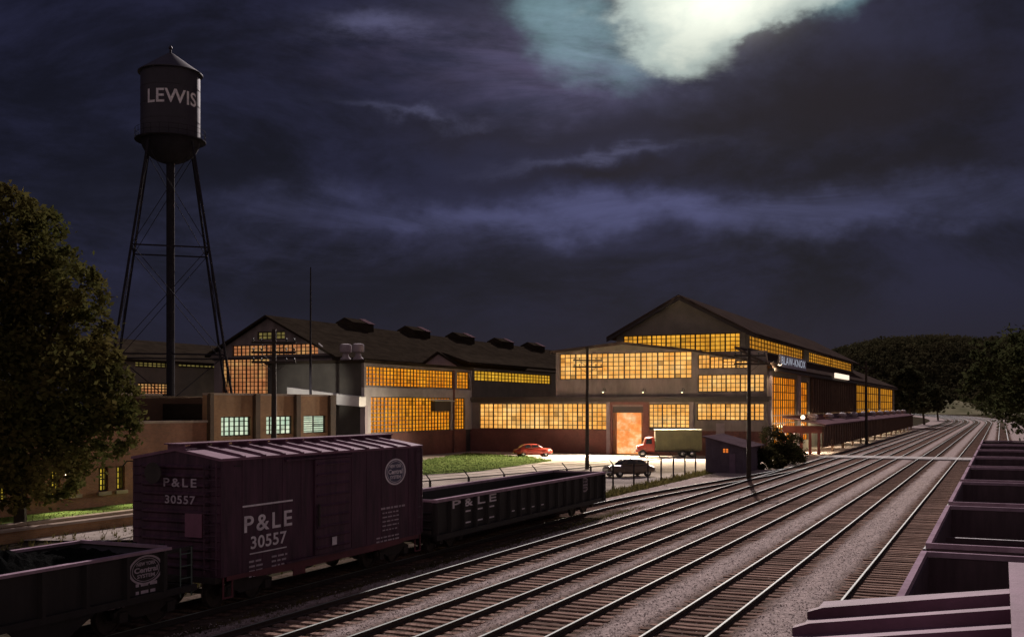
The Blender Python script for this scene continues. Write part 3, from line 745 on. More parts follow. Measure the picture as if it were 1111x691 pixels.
# its load rests in the car
r4 = random.Random(11); cm = MB(); nx_, ny_ = 60, 20; vs = []
for i in range(nx_ + 1):
    for j in range(ny_ + 1):
        x = .4 + (NL - .8) * i / nx_; y = -NHW + .12 + (2 * NHW - .24) * j / ny_
        e = min(1, min(i, nx_ - i) / 9.0) * min(1, min(j, ny_ - j) / 6.0)
        hgt = NZ - .30 + .62 * math.sin(e * 1.57) * (.75 + .35 * math.sin(x * 1.1 + 1.3)) + r4.uniform(-.06, .06)
        vs.append((x, y, hgt))
cm.add(vs, [(i * (ny_ + 1) + j, (i + 1) * (ny_ + 1) + j, (i + 1) * (ny_ + 1) + j + 1, i * (ny_ + 1) + j + 1) for i in range(nx_) for j in range(ny_)])
co = cm.build('coal_heap', coal_m, fix=False, frame=None); place(co, NS, NU, 0)
tag(co, 'dark humped heap of coal filling the hopper car at the lower left', 'coal')

# --- the mauve roofed boxcar below the camera, and the empty hoppers ahead of it
HT = 0.36
b2c = tthing('boxcar', 'boxcar seen from above, only its moonlit mauve ribbed roof showing in the lower right corner', 'boxcar', -3.0, HT, 0, 'freight cars on the right track', su=False)
L2 = 11.45
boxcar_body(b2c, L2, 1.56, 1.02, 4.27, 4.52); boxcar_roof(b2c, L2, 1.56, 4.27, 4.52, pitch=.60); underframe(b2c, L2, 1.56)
wheel_truck(1.55, b2c, 1.56); wheel_truck(L2 - 1.55, b2c, 1.56); coupler(L2 + .1, 1, b2c)
def open_hopper(L, hw, zt):
    car = thing('hopper_car', None, 'hopper car'); t = .06; mb = MB()
    for sy in (-1, 1):
        y = sy * hw
        mb.prism([(0, zt - .1), (L, zt - .1), (L, 1.35), (L - .7, 1.0), (L - 1.9, 1.0), (L - 2.6, .4), (L - 3.3, .4), (L - 3.6, 1.0), (3.6, 1.0), (3.3, .4), (2.6, .4), (1.9, 1.0), (.7, 1.0), (0, 1.35)], 1, min(y, y - sy * t), max(y, y - sy * t))
        for i in range(8):
            x = .1 + (L - .2) * i / 7; mb.prism([(x - .08, y), (x - .05, y + sy * .11), (x + .05, y + sy * .11), (x + .08, y)], 2, 1.36, zt - .11)
    y0, y1 = -hw + t, hw - t
    for x0, x1, xm in ((0, .05, 2.4), (L, L - .05, L - 2.4)):
        mb.box(min(x0, x1), max(x0, x1), y0, y1, 2.2, zt - .1); mb.quad((x1, y0, 2.25), (x1, y1, 2.25), (xm, y1, .62), (xm, y0, .62))
    for a_, b2_ in ((2.4, 3.2), (L - 3.2, L - 2.4)): mb.quad((a_, y0, .62), (a_, y1, .62), (b2_, y1, .62), (b2_, y0, .62))
    mb.quad((3.2, y0, .62), (3.2, y1, .62), (L / 2, y1, 1.7), (L / 2, y0, 1.7)); mb.quad((L - 3.2, y0, .62), (L - 3.2, y1, .62), (L / 2, y1, 1.7), (L / 2, y0, 1.7))
    mb.build('body', hopper_in, car)
    cb = MB()
    for x in (L * .36, L * .64):
        cb.box(x - .05, x + .05, y0, y1, zt - .55, zt - .45); cb.tube((x, y0 + .02, zt - 1.3), (x, 0, zt - .5), .03, n=5); cb.tube((x, y1 - .02, zt - 1.3), (x, 0, zt - .5), .03, n=5)
    cb.build('cross_brace', hopper_in, car)
    rm = MB()
    for sy in (-1, 1): rm.box(-.02, L + .02, min(sy * (hw - .03), sy * (hw + .06)), max(sy * (hw - .03), sy * (hw + .06)), zt - .098, zt)
    for x in (0, L): rm.box(x - .02 if x == 0 else x - .07, x + .07 if x == 0 else x + .02, -hw + .032, hw - .032, zt - .09, zt - .004)
    rm.build('top_rim', car_rim, car)
    mb = MB(); mb.box(.1, L - .1, -.3, .3, .78, .98); mb.box(-.25, .0, -hw + .1, hw - .1, .86, 1.02); mb.box(L, L + .25, -hw + .1, hw - .1, .86, 1.02)
    for x in (-.2, L + .2):
        for y in (-hw + .15, hw - .15): mb.box(x - .05, x + .05, y - .05, y + .05, 1.02, zt - .3)
    mb.build('underframe', gear, car)
    wheel_truck(1.1, car, hw); wheel_truck(L - 1.1, car, hw); coupler(-.2, -1, car); coupler(L + .2, 1, car)
    return car
hp0 = open_hopper(7.75, 1.5, 3.4); ordn = ['nearest', 'second', 'third', 'fourth', 'fifth', 'sixth', 'seventh', 'farthest']
for k in range(8):
    o = hp0 if k == 0 else dup(hp0)
    place(o, 11.05 + k * 8.85, HT, 0)
    o['label'] = 'empty open hopper car, %s in the row ahead of the mauve boxcar roof' % ordn[k]; o['group'] = 'freight cars on the right track'

# ------------------------------------------------------------------ the factory hall
FS = 128.5
def fu_(px): return Fs(px, 440, FS)[0]
UL, UR = -65.3, fu_(832)                       # front block's left end, hall's right corner
fh = tthing('factory_hall', 'long gabled foundry hall with glowing orange windows, its front facing the lit yard', 'factory', FS, -45)
zl = Fs(660, 434, FS)[1]                       # ledge over the ground storey
u603 = fu_(603); z2 = Fs(603, 383, FS)[1]
# ground storey openings
g1 = hs(520, 658, 437.5, 465.5, FS); gdoor = hs(664.5, 698, 441, 489.8, FS); gdoor = (gdoor[0], gdoor[1], GZ, gdoor[3])
g2 = hs(703.5, 748, 438, 464, FS); g3 = hs(756, 829, 437.5, 456, FS); gor = hs(787, 811, 459.5, 466, FS)
zs_ = g1[2]
wl = MB()
facade(wl, 's', FS, UL + .02, UR - .02, zs_, zl, [g1, (gdoor[0], gdoor[1], zs_, gdoor[3]), (g2[0], g2[1], zs_, g2[3]), (g3[0], g3[1], g3[2], g3[3])], .35)
wl.build('wall', stucco, fh)
wb = MB()
facade(wb, 's', FS + .004, UL + .02, UR - .02, GZ - .1, zs_ - .003, [(gdoor[0], gdoor[1], GZ - .1, zs_ - .003), gor], .35)
wb.build('brick_base', brick_red, fh)
# brick jambs of the doorway
jm = MB(); jw = 0.75
for x in (gdoor[0], gdoor[1]):
    x0 = x - jw if x == gdoor[0] else x + .003; jm = MB(); jm.box(FS - .10, FS + .3, x0, x0 + jw - .003, GZ - .1, gdoor[3] + .25); jm.build('door_jamb', brick_red, fh)
lm = MB(); lm.box(FS - .14, FS + .3, gdoor[0] - jw, gdoor[1] + jw, gdoor[3] + .254, gdoor[3] + .62); lm.build('lintel', brick_red, fh)
dm = MB(); dz = Fs(681, 447.5, FS)[1]
dm.box(FS + .2, FS + .4, gdoor[0], gdoor[1], dz, gdoor[3]); dm.build('door_header', trim_dk, fh)
da = Fs(668, 460, FS)[0]; db = Fs(696.5, 460, FS)[0]
dd = MB(); dd.quad((FS + .8, gdoor[0], GZ), (FS + .8, gdoor[1], GZ), (FS + .8, gdoor[1], dz), (FS + .8, gdoor[0], dz)); dd.build('doorway', lit_door, fh, fix=False)
dfm = mat('door_frame_wood', (0.42, 0.2, 0.1), (0.3, 0.14, 0.07), 1, .7)
for x in (gdoor[0], gdoor[1]):
    x0 = x if x == gdoor[0] else x - .35; df = MB(); df.box(FS + .3, FS + .75, x0, x0 + .35, GZ, dz); df.build('door_frame', dfm, fh)
window(fh, 's', FS, g1, 27, 6, lit_front, .072, heavy=3)
window(fh, 's', FS, g2, 9, 6, lit_front, .072, heavy=3)
window(fh, 's', FS, g3, 14, 4, lit_front, .072, heavy=3)
window(fh, 's', FS, gor, 3, 1, lit_side, .10)
pl = MB()
for a, b_ in ((748.6, 753), (658.4, 662)):
    x0, x1 = fu_(a), fu_(b_); pl.box(FS - .22, FS + .1, x0, x1, GZ, zl - .2)
x0, x1 = fu_(777), fu_(786); z0, z1 = Fs(781, 466.5, FS)[1], Fs(781, 459, FS)[1]
pl.build('pilaster', pale_trim, fh)
wd = MB(); wd.box(FS - .10, FS + .05, x0, x1, z0 - 1.2, z1); wd.build('side_door', pale_trim, fh)
ld = MB(); ld.box(FS - .55, FS + .5, UL, UR + .45, zl + .004, zl + .42); ld.box(FS - .38, FS - .06, UL, UR + .3, zl - .25, zl)
ld.build('ledge', trim_dk, fh)
fr = MB(); fr.box(FS + .5, FS + 24, UL, u603 - .01, zl - .2, zl + .3); fr.build('block_roof', roof_dark, fh)
lw = MB(); lw.box(FS + .4, FS + 24, UL + .01, UL + .3, GZ - .1, zl - .21); lw.build('block_side_wall', stucco, fh)
# second storey
w1 = hs(607, 750.5, 382.5, 411, FS); w2 = hs(757, 829, 406, 425, FS)
steps = [(757, 770, 384.5), (770, 784, 386.6), (784, 798, 388.8), (798, 811, 391)]
w3 = [hs(a, b_, t, 400, FS) for a, b_, t in steps]; w3 = [(h_[0], h_[1], w3[0][2], h_[3]) for h_ in w3]
zT = min(z2 - .35, w1[3] + .3)
ws = MB()
um = fu_(752.5)
facade(ws, 's', FS, u603, um, zl + .42, w1[3] + .25, [w1], .35)
facade(ws, 's', FS + .003, um + .003, UR, zl + .42, w3[0][3] + .3, [w2] + w3, .35)
ws.build('wall', stucco, fh)
window(fh, 's', FS, w1, 24, 6, lit_front, .072, heavy=3); window(fh, 's', FS, w2, 14, 4, lit_front, .072, heavy=3)
for h_ in w3: window(fh, 's', FS, h_, 3, 3, lit_front, .072)
# low gable roof over it
ap = Fs(675, 373.5, FS); el = Fs(600, 383, FS); er = Fs(832, 396, FS); em = Fs(753, 381.5, FS)
rf = MB(); pts = [(el[0] - .3, el[1] - .05), ap, em, (UR + .5, er[1])]
for (a, b_) in zip(pts[:-1], pts[1:]):
    rf.prism([(a[0], a[1]), (b_[0], b_[1]), (b_[0], b_[1] + .3), (a[0], a[1] + .3)], 0, FS - .5, FS + 8)
rf.build('front_roof', roof_hall, fh)
gb = MB(); gb.prism([(u603, w1[3] + .254), (um, w1[3] + .254), (um, em[1]), (ap[0], ap[1] - .01), (u603, el[1])], 0, FS + .02, FS + .34)
gb.prism([(um + .003, w3[0][3] + .304), (UR - 1.2, w3[0][3] + .304), (um + .003, em[1] - .01)], 0, FS + .023, FS + .34)
gb.build('front_gable', stucco_dk, fh)
lb = MB(); lb.box(FS + .36, FS + 112, u603 + .01, -46.7, zl + .43, el[1] - .35); lb.prism([(u603 - .3, el[1] - .34), (-46.6, el[1] + .9), (-46.6, el[1] + 1.2), (u603 - .3, el[1] - .04)], 0, FS + 8.01, FS + 112); lb.build('left_aisle', stucco_dk, fh)
# high gable set back
GS2 = 134.0; gx = Fs(738, 323, GS2); gl = Fs(668, 363, GS2); gr = Fs(809, 361, GS2)
ze_ = (gl[1] + gr[1]) / 2; SE = 242.0
wg = hs(676, 803, 362.5, 384.5, GS2)
wm = MB(); facade(wm, 's', GS2, gl[0] + .1, gr[0] - .1, 9.5, max(ze_, wg[3] + .1), [wg], .4)
wm.build('gable_wall', stucco_dk, fh)
gm = MB(); zb_ = max(ze_, wg[3] + .1) + .004
gm.prism([(gl[0] + .1, zb_), (gr[0] - .1, zb_), (gx[0], gx[1] - .05)], 0, GS2 + .01, GS2 + .4); gm.build('gable', stucco_dk, fh)
window(fh, 's', GS2, wg, 24, 5, lit_gable, .085, heavy=3)
rg_ = MB(); ov = 1.0; slp = (gx[1] - ze_) / (gx[0] - gl[0])
for sg in (-1, 1):
    ue = gx[0] + sg * (gx[0] - gl[0] + ov)
    ze2 = ze_ - slp * ov
    rg_.prism([(gx[0], gx[1]), (ue, ze2), (ue, ze2 + .32), (gx[0], gx[1] + .34)], 0, GS2 - .9, SE)
rg_.build('roof', roof_hall, fh)
tm = MB()
for sg in (-1, 1):
    ue = gx[0] + sg * (gx[0] - gl[0] + ov); ze2 = ze_ - slp * ov
    tm.prism([(gx[0], gx[1] - .35), (ue, ze2 - .35), (ue, ze2 - .003), (gx[0], gx[1] - .003)], 0, GS2 - .85, GS2 - .55)
tm.build('barge_board', trim_dk, fh)
# clerestory along the tracks
UC = gr[0] - .1; c1 = hu(813.5, 872, 363, 378, UC); c2 = (Fu(878, 400, UC)[0], SE - 1.5, c1[2], c1[3])
cw = MB(); facade(cw, 'u', UC, GS2 + .41, SE, 10.6, ze_ + .3, [c1, c2], .35); cw.build('clerestory_wall', stucco_dk, fh)
window(fh, 'u', UC, c1, 20, 3, lit_cler, .09, name='clerestory_window'); window(fh, 'u', UC, c2, 24, 3, lit_cler, .10, name='clerestory_window')
bw_ = MB(); bw_.box(SE - .3, SE - .004, gl[0], UC - .36, 9, ze_ - .1); bw_.build('back_wall', stucco_dk, fh)
# aisle wall along the tracks
ZA = 10.3; SE2 = 296.0
fa = lambda px: Fu(px, 420, UR)[0]
a1 = (fa(836), fa(864), .6, 9.5); a2_ = (fa(868), fa(877), .8, 9.2)
a3s = [(fa(928), fa(939.5), 3.4, 10.0), (fa(941), fa(954), 3.4, 10.0), (fa(955.5), SE2 - 3, 3.4, 10.0)]
aw = MB(); facade(aw, 'u', UR, FS + .36, SE2, GZ - .1, ZA, [a1, a2_] + a3s, .35); aw.build('aisle_wall', stucco_dk, fh)
window(fh, 'u', UR, a1, 12, 9, lit_side, .09, heavy=3); window(fh, 'u', UR, a2_, 4, 9, lit_side, .09)
for h_ in a3s: window(fh, 'u', UR, h_, 6, 4, lit_far, .16)
cp = MB()
for px in (834.2, 865.9): s_ = fa(px); cp.box(s_ - .5, s_ + .5, UR + .004, UR + .35, GZ, ZA - .3)
cp.build('pilaster', pale_trim, fh)
sv = MB(); s_ = fa(879); s1_ = fa(926.5); n_ = 22
sv.box(s_, s1_, UR + .004, UR + .12, 3.2, 9.9)
for i in range(n_ + 1):
    x = s_ + (s1_ - s_) * i / n_; sv.box(x - .22, x + .22, UR + .122, UR + .5, 3.2, 9.9)
sv.build('louvre_wall', dock_slat, fh)
ar = MB(); ar.prism([(UR + .7, ZA + .004), (UC + .0, ZA + 2.45), (UC, ZA + 2.75), (UR + .7, ZA + .3)], 0, FS - .3, SE)
ar.prism([(UR + .7, ZA + .004), (-37, ZA + 5.2), (-37, ZA + 5.5), (UR + .7, ZA + .3)], 0, SE + .01, SE2 + .8)
ar.build('aisle_roof', roof_hall, fh)
ew = MB(); ew.box(SE, SE2, -37, UR - .36, GZ, ZA - .01); ew.build('far_block', stucco_dk, fh)
ae = MB(); ae.box(FS - .5, SE2, UR + .36, UR + .95, ZA - .35, ZA); ae.build('aisle_eave', trim_dk, fh)
# lit tube over the louvres and the wall lamps
lt_ = MB(); lt_.box(fa(898), fa(913), UR + 1.05, UR + 1.3, ZA + .02, ZA + .8); lt_.build('light_tube', tube_m, fh)
def wall_lamp(parent, p, d, reach=1.0, glow=True):
    """gooseneck: p on the wall (s,u,z), d = outward step (ds,du)"""
    mb = MB(); q = Vector(p); o = Vector((d[0], d[1], 0))
    pts = [q, q + o * .3 * reach + Vector((0, 0, .35)), q + o * .8 * reach + Vector((0, 0, .35)), q + o * reach]
    mb.path([tuple(x) for x in pts], .04)
    lamp = mb.build('wall_lamp', trim_dk, parent)
    e = q + o * reach
    sh = MB(); sh.lathe([(.06, .12), (.16, .06), (.34, -.12), (.32, -.12), (.14, .03), (.04, .08)], 14, tuple(e)); sh.build('lamp_shade', lamp_enamel, lamp)
    bl = MB(); bl.lathe([(.02, .05), (.09, -.02), (.11, -.10), (.07, -.19), (.02, -.21)], 10, tuple(e)); bl.build('bulb', bulb_m, lamp, smooth=True)
    return W(e.x, e.y, e.z - .35)
for px in (659, 702, 744):
    wp = wall_lamp(fh, (FS - .4, fu_(px), Fs(px, 424.5, FS)[1]), (-1, 0), 1.3)
    point_light('yard_lamp_light', wp, 52000, (1, .84, .64), .2, 116, (-.75, -1.8, -1))
wp = wall_lamp(fh, (fa(834) - 1, UR + .5, ZA + .5), (0, 1), 1.0); point_light('corner_lamp_light', wp, 380, (1, .7, .42), .15)

# the roof sign stands on the ledge
sg_ = tthing('rooftop_sign', 'long pale rooftop sign with big block letters on the hall ledge facing the tracks', 'sign', fa(836), UR + .6, ZA + .3)
s_, s1_ = fa(838.5), fa(867.5); zc = ZA + 1.08
sb = MB(); sb.box(s_, s1_, UR + .78, UR + .90, ZA + .32, ZA + 1.85); sb.build('sign_board', mat('sign_board_blue', (0.34, 0.34, 0.44), (0.26, 0.26, 0.34), 1, .7), sg_)
sf = MB()
for i in range(7):
    x = s_ + (s1_ - s_) * i / 6; sf.box(x - .06, x + .06, UR + .60, UR + .77, ZA + .30, ZA + 1.8)
sf.build('sign_frame', trim_dk, sg_)
sl_ = MB(); put_text(sl_, 'BLAW-KNOX', 1.42, lambda x, y: ((s_ + s1_) / 2 + x, UR + .906, zc + y), space=1.08, fit=17.5)
sl_.build('sign_letters', emit('sign_letter_glow', (0.62, 0.66, 0.78), .6), sg_, fix=False)

# ------------------------------------------------------------------ two storey block facing the tracks
OU = -65.3; so = Fu(395, 440, OU)[0]; zo = Fu(395, 393.5, OU)[1]
ob = tthing('office_block', 'two storey flat roofed block with amber window bands above a brick base beside the lawn', 'factory block', so, OU)
fo = lambda px: Fu(px, 440, OU)[0]
zf = lambda py: H + (HY - py) * Fu(395, 440, OU)[1] * 0 + (440 - py) * (OU / ((395 - CX) / FPX * CT - ST)) / FPX
h1 = (fo(397.5), fo(492.5), zf(418.5), zf(396.5)); h1b = (fo(496), fo(509.5), zf(418.5), zf(396.5))
h2 = (fo(402), fo(489), zf(470.5), zf(430)); h2b = (fo(493), fo(504.5), zf(470.5), zf(430)); hd = (fo(505), fo(511), GZ, zf(462))
up = MB(); facade(up, 'u', OU, so, FS - .01, zf(420), zo, [h1, h1b], .35); up.build('wall', stucco, ob)
bd = MB(); facade(bd, 'u', OU + .05, so, FS - .06, zf(470.5), zf(420) - .003, [h2, h2b, ], .4); bd.build('pale_band', mat('weathered_white', (0.50, 0.46, 0.45), (0.34, 0.31, 0.30), .6, .8), ob)
bb = MB(); facade(bb, 'u', OU + .06, so, FS - .06, GZ - .1, zf(470.5) - .003, [(fo(505), fo(511), GZ - .1, zf(470.5) - .003)], .4); bb.build('brick_base', brick_red, ob)
dk = MB(); dk.box(fo(505), fo(511), OU - .2, OU - .1, GZ, zf(470.5)); dk.build('door', trim_dk, ob)
window(ob, 'u', OU, h1, 27, 5, lit_office, .075); window(ob, 'u', OU, h1b, 4, 5, lit_office, .075)
window(ob, 'u', OU + .05, h2, 24, 9, lit_office, .08, heavy=4); window(ob, 'u', OU + .05, h2b, 4, 9, lit_office, .08)
# shutter box and rain pipe
x0, x1 = fo(466.5), fo(484); sh = MB(); sh.box(x0, x1, OU + .10, OU + .7, zf(447), zf(435)); sh.build('shutter_box', trim_dk, ob)
aw_ = MB(); aw_.prism([(OU + .1, zf(433)), (OU + 1.0, zf(434.6)), (OU + 1.0, zf(434)), (OU + .1, zf(432))], 0, x0 - .3, x1 + .6); aw_.build('awning', white_paint, ob)
dp = MB(); dp.tube((fo(491), OU + .22, GZ), (fo(491), OU + .22, zo - .2), .13); dp.build('rain_pipe', brick_red, ob)
# end wall
UE = Fs(290, 440, so)[0]
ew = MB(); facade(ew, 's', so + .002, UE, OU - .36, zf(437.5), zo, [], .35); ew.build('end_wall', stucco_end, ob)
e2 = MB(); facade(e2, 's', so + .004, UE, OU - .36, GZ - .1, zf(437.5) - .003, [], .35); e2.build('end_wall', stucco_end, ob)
cpn = MB(); cpn.box(so - .25, so + .32, OU - .36, OU + .3, zf(470.5), zf(440)); cpn.build('corner_pilaster', pale_trim, ob)
rr_o = MB(); rr_o.box(so - .3, FS - .02, UE - .2, OU + .3, zo + .004, zo + .36); rr_o.build('roof', roof_dark, ob)
bk = MB(); bk.box(so + .36, FS + 8, UE, UE + .3, GZ, zo - .004); bk.build('back_wall', stucco_end, ob)
# white parapet lit from below
wp_ = MB(); q1 = Fs(316, 420, so - .6); q2 = Fs(394, 430.5, so - .6); q3 = Fs(394, 441, so - .6); q4 = Fs(316, 434, so - .6)
wp_.prism([q1, q2, q3, q4], 0, so - 1.4, so - .02); wp_.build('white_canopy', white_paint, ob)
# mushroom ventilators stand on the roof
for k, (px, lab) in enumerate(((375, 'left of the pair of pale mushroom ventilators on the flat block roof'), (388.5, 'right of the pair of pale mushroom ventilators on the flat block roof'))):
    su_ = (so + 2.2, Fs(px, 440, so + 2.2)[0]); sc_ = 121 / FPX
    vt = tthing('roof_ventilator', lab, 'ventilator', su_[0], su_[1], zo + .36, 'mushroom ventilators on the block roof', su=False)
    m_ = MB(); m_.lathe([(.62, 0), (.62, .25), (.36, .5), (.30, .95)], 18); m_.build('vent_base', pale_trim, vt, smooth=40)
    m_ = MB(); m_.lathe([(.28, .9), (.66, 1.0), (.68, 1.05), (.68, 1.75), (.60, 1.9), (.3, 1.98)], 20); m_.build('vent_hood', pale_trim, vt, smooth=40)

# ------------------------------------------------------------------ low shed behind it, ridge along the tracks
EU = -68.0; es = 131.0
us1 = hu(515, 598, 401.5, 413, EU)
eh = tthing('low_shed', 'low shed with a small pink gable and amber window strip behind the flat block', 'shed', es, EU)
z_ev = Fu(515, 399, EU)[1]; s_end = Fu(604, 400, EU)[0]
ap_ = Fs(476, 383.5, es); le = Fs(457, 398, es); re = Fs(498, 398, es)
wl = MB(); facade(wl, 'u', EU, Fu(513, 400, EU)[0], s_end, GZ, z_ev, [us1], .3); wl.build('wall', stucco_dk, eh)
window(eh, 'u', EU, us1, 24, 3, lit_shed, .09)
gbm = MB(); gbm.prism([(le[0], le[1]), (re[0], re[1]), ap_], 0, es, es + .4); gbm.build('gable', pale_trim, eh)
rf = MB(); kz = (ap_[1] - re[1]) / (re[0] - ap_[0])
rf.prism([ap_, (EU + .8, ap_[1] - (EU + .8 - ap_[0]) * kz * .55), (EU + .8, ap_[1] + .3 - (EU + .8 - ap_[0]) * kz * .55), (ap_[0], ap_[1] + .3)], 0, es + .5, s_end)
rf.prism([(re[0] + .4, re[1] - .2), ap_, (ap_[0], ap_[1] + .3), (re[0] + .4, re[1] + .1)], 0, es - .4, es + .5)
rf.prism([(le[0] - .4, le[1] - .2), ap_, (ap_[0], ap_[1] + .3), (le[0] - .4, le[1] + .1)], 0, es - .4, s_end)
rf.build('roof', roof_dark, eh)

# ------------------------------------------------------------------ big gabled machine shed
DS = 112.0; dap = Fs(291, 344.5, DS); dl = Fs(231, 384.5, DS); dr_ = Fs(362, 386, DS); dSE = 220.0
ds = tthing('machine_shed', 'big dark roofed gabled shed with a glowing pinkish glazed end wall behind the brick building', 'shed', DS, dap[0])
hD = [hs(241, 292, 388, 427.5, DS), hs(252, 345, 373.5, 385.5, DS), hs(279, 309, 359.5, 368.5, DS)]
z_mid = Fs(291, 386.8, DS)[1]
wm = MB(); facade(wm, 's', DS, dl[0] + .2, dr_[0] - .2, GZ, z_mid, [hD[0]], .35); wm.build('wall', stucco, ds)
gm = MB()
# the gable keeps its two window rows open
zA_, zB_, zC_, zD_ = hD[1][2], hD[1][3], hD[2][2], hD[2][3]
def rake(z):
    tL = (z - dl[1]) / (dap[1] - dl[1]); return dl[0] + (dap[0] - dl[0]) * tL + .1, dr_[0] + (dap[0] - dr_[0]) * (z - dr_[1]) / (dap[1] - dr_[1]) - .1
def strip(mb, z0, z1, hole=None):
    l0, r0 = rake(z0); l1, r1 = rake(z1)
    if hole:
        mb.prism([(l0, z0), (hole[0], z0), (hole[0], z1), (min(l1, hole[0] - .01), z1)], 0, DS, DS + .35); mb.prism([(hole[1], z0), (r0, z0), (max(r1, hole[1] + .01), z1), (hole[1], z1)], 0, DS, DS + .35)
    else: mb.prism([(l0, z0), (r0, z0), (r1, z1), (l1, z1)], 0, DS, DS + .35)
strip(gm, z_mid + .003, zA_); strip(gm, zA_, zB_, hD[1]); strip(gm, zB_, zC_); strip(gm, zC_, zD_, hD[2]); strip(gm, zD_, dap[1] - .05)
gm.build('gable', stucco, ds)
window(ds, 's', DS, hD[0], 12, 9, lit_pink, .08, heavy=3); window(ds, 's', DS, hD[1], 20, 3, lit_pink, .08, heavy=2); window(ds, 's', DS, hD[2], 6, 2, lit_dim, .11)
bm_ = MB(); bm_.box(DS - .12, DS - .003, dl[0], dr_[0], z_mid - .35, z_mid - .02); bm_.build('tie_beam', trim_dk, ds)
rf = MB()
for e in (dl, dr_):
    sg = 1 if e is dr_ else -1; kx = (dap[1] - e[1]) / (e[0] - dap[0]); ue = e[0] + sg * .8; ze3 = dap[1] - kx * (ue - dap[0])
    rf.prism([dap, (ue, ze3), (ue, ze3 + .3), (dap[0], dap[1] + .3)], 0, DS - .7, dSE)
rfo = rf.build('roof', roof_dark, ds)
for px in (385, 449, 499, 543, 578):
    sv_ = Fu(px, 360, dap[0])[0]; m_ = MB(); zr_ = dap[1] + .1
    m_.prism([(dap[0] - 1.5, zr_ - .7), (dap[0] + 1.5, zr_ - .7), (dap[0] + 1.5, zr_ + .55), (dap[0], zr_ + 1.25), (dap[0] - 1.5, zr_ + .55)], 0, sv_ - 2.8, sv_ + 2.8)
    vo_ = m_.build('ridge_ventilator', roof_dark, rfo)
    m_ = MB(); m_.prism([(dap[0] - .1, zr_ + 1.30), (dap[0] + 1.7, zr_ + .47), (dap[0] + 1.7, zr_ + .55), (dap[0] - .1, zr_ + 1.38)], 0, sv_ + 1.2, sv_ + 3.0); m_.build('vent_lit_end', dock_roofm, vo_)  # mauve plate colours in the lit right end of the ventilator
sw = MB(); sw.box(DS + .36, dSE, dr_[0] - .5, dr_[0] - .2, GZ, dr_[1] - .2); sw.box(DS + .36, dSE, dl[0] + .2, dl[0] + .5, GZ, dl[1] - .2); sw.build('side_wall', stucco_dk, ds)

# ------------------------------------------------------------------ rear shed at the left
HU = -99.0; hS = Fu(120, 440, HU)[0]; hE = Fu(240, 440, HU)[0]
rs = tthing('rear_shed', 'long dark roofed shed with dim yellow windows behind the water tower legs', 'shed', hS, HU)
hh1 = [hu(147, 190, 391.5, 398, HU), hu(194, 236, 391.5, 398, HU)]; hh2 = hu(150, 184, 415, 428, HU)
zEv = Fu(147, 389, HU)[1]; zRd = Fu(157, 368, HU - 6)[1]
wl = MB(); facade(wl, 'u', HU, hS, hE + 8, GZ, zEv, hh1 + [hh2], .3); wl.build('wall', stucco_dk, rs)
for h_ in hh1: window(rs, 'u', HU, h_, 9, 2, lit_dim, .12)
window(rs, 'u', HU, hh2, 9, 4, lit_pink, .12)
rf = MB(); s0_ = Fu(131, 390, HU)[0]
rf.prism([(HU + .7, zEv - .1), (HU - 8, zRd), (HU - 16, zEv - .1), (HU - 16, zEv - .35), (HU + .7, zEv - .35)], 0, s0_, hE + 9)
rf.build('roof', roof_dark, rs)

# ------------------------------------------------------------------ brown brick building along the left siding, and its low annex
BU2 = -50.0
fb = lambda px: Fu(px, 450, BU2)[0]
zbt = Fu(225, 428.5, BU2)[1]
bb_ = tthing('brick_building', 'brown brick building with dark piers and three pale lit windows behind the boxcar', 'brick building', fb(225), BU2)
hB = [hu(240, 272.5, 452, 473.5, BU2), hu(289, 317.5, 452, 473, BU2), hu(329.5, 354, 452, 473, BU2)]
hB = [(h_[0], h_[1], hB[0][2], hB[0][3]) for h_ in hB]
sb0, sb1 = fb(224.5), fb(361)
wl = MB(); facade(wl, 'u', BU2, sb0, sb1, GZ - .1, zbt, hB, .4); wl.build('wall', brick_brown, bb_)
window(bb_, 'u', BU2, hB[0], 6, 4, lit_white, .055); window(bb_, 'u', BU2, hB[1], 5, 4, lit_white, .055); window(bb_, 'u', BU2, hB[2], 2, 8, lit_white, .06)
for px0, px1 in ((224.5, 228.5), (274, 279), (318.5, 323), (355.5, 361.2)):
    m_ = MB(); m_.box(fb(px0), fb(px1), BU2 + .004, BU2 + .3, GZ, zbt + .12); m_.build('pier', brick_pier, bb_)
m_ = MB(); m_.box(sb0, sb1, BU2 - .4, BU2 + .08, zbt + .004, zbt + .16); m_.build('coping', coping, bb_)
m_ = MB(); m_.box(sb0 + .02, sb1 - .02, BU2 - 9, BU2 - .42, GZ, zbt - .6); m_.box(sb1 - .4, sb1 - .03, BU2 - 9, BU2 - .42, zbt - .59, zbt); m_.build('roof_slab', roof_dark, bb_)
# set back wall left of it
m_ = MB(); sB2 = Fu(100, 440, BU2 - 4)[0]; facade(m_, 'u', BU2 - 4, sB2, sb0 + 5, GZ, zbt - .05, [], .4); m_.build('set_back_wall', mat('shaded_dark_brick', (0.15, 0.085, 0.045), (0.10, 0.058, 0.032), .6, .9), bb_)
m_ = MB(); m_.box(sB2, sb0 - .1, BU2 - 4.4, BU2 - 3.92, zbt - .045, zbt + .12); m_.build('coping', coping, bb_)

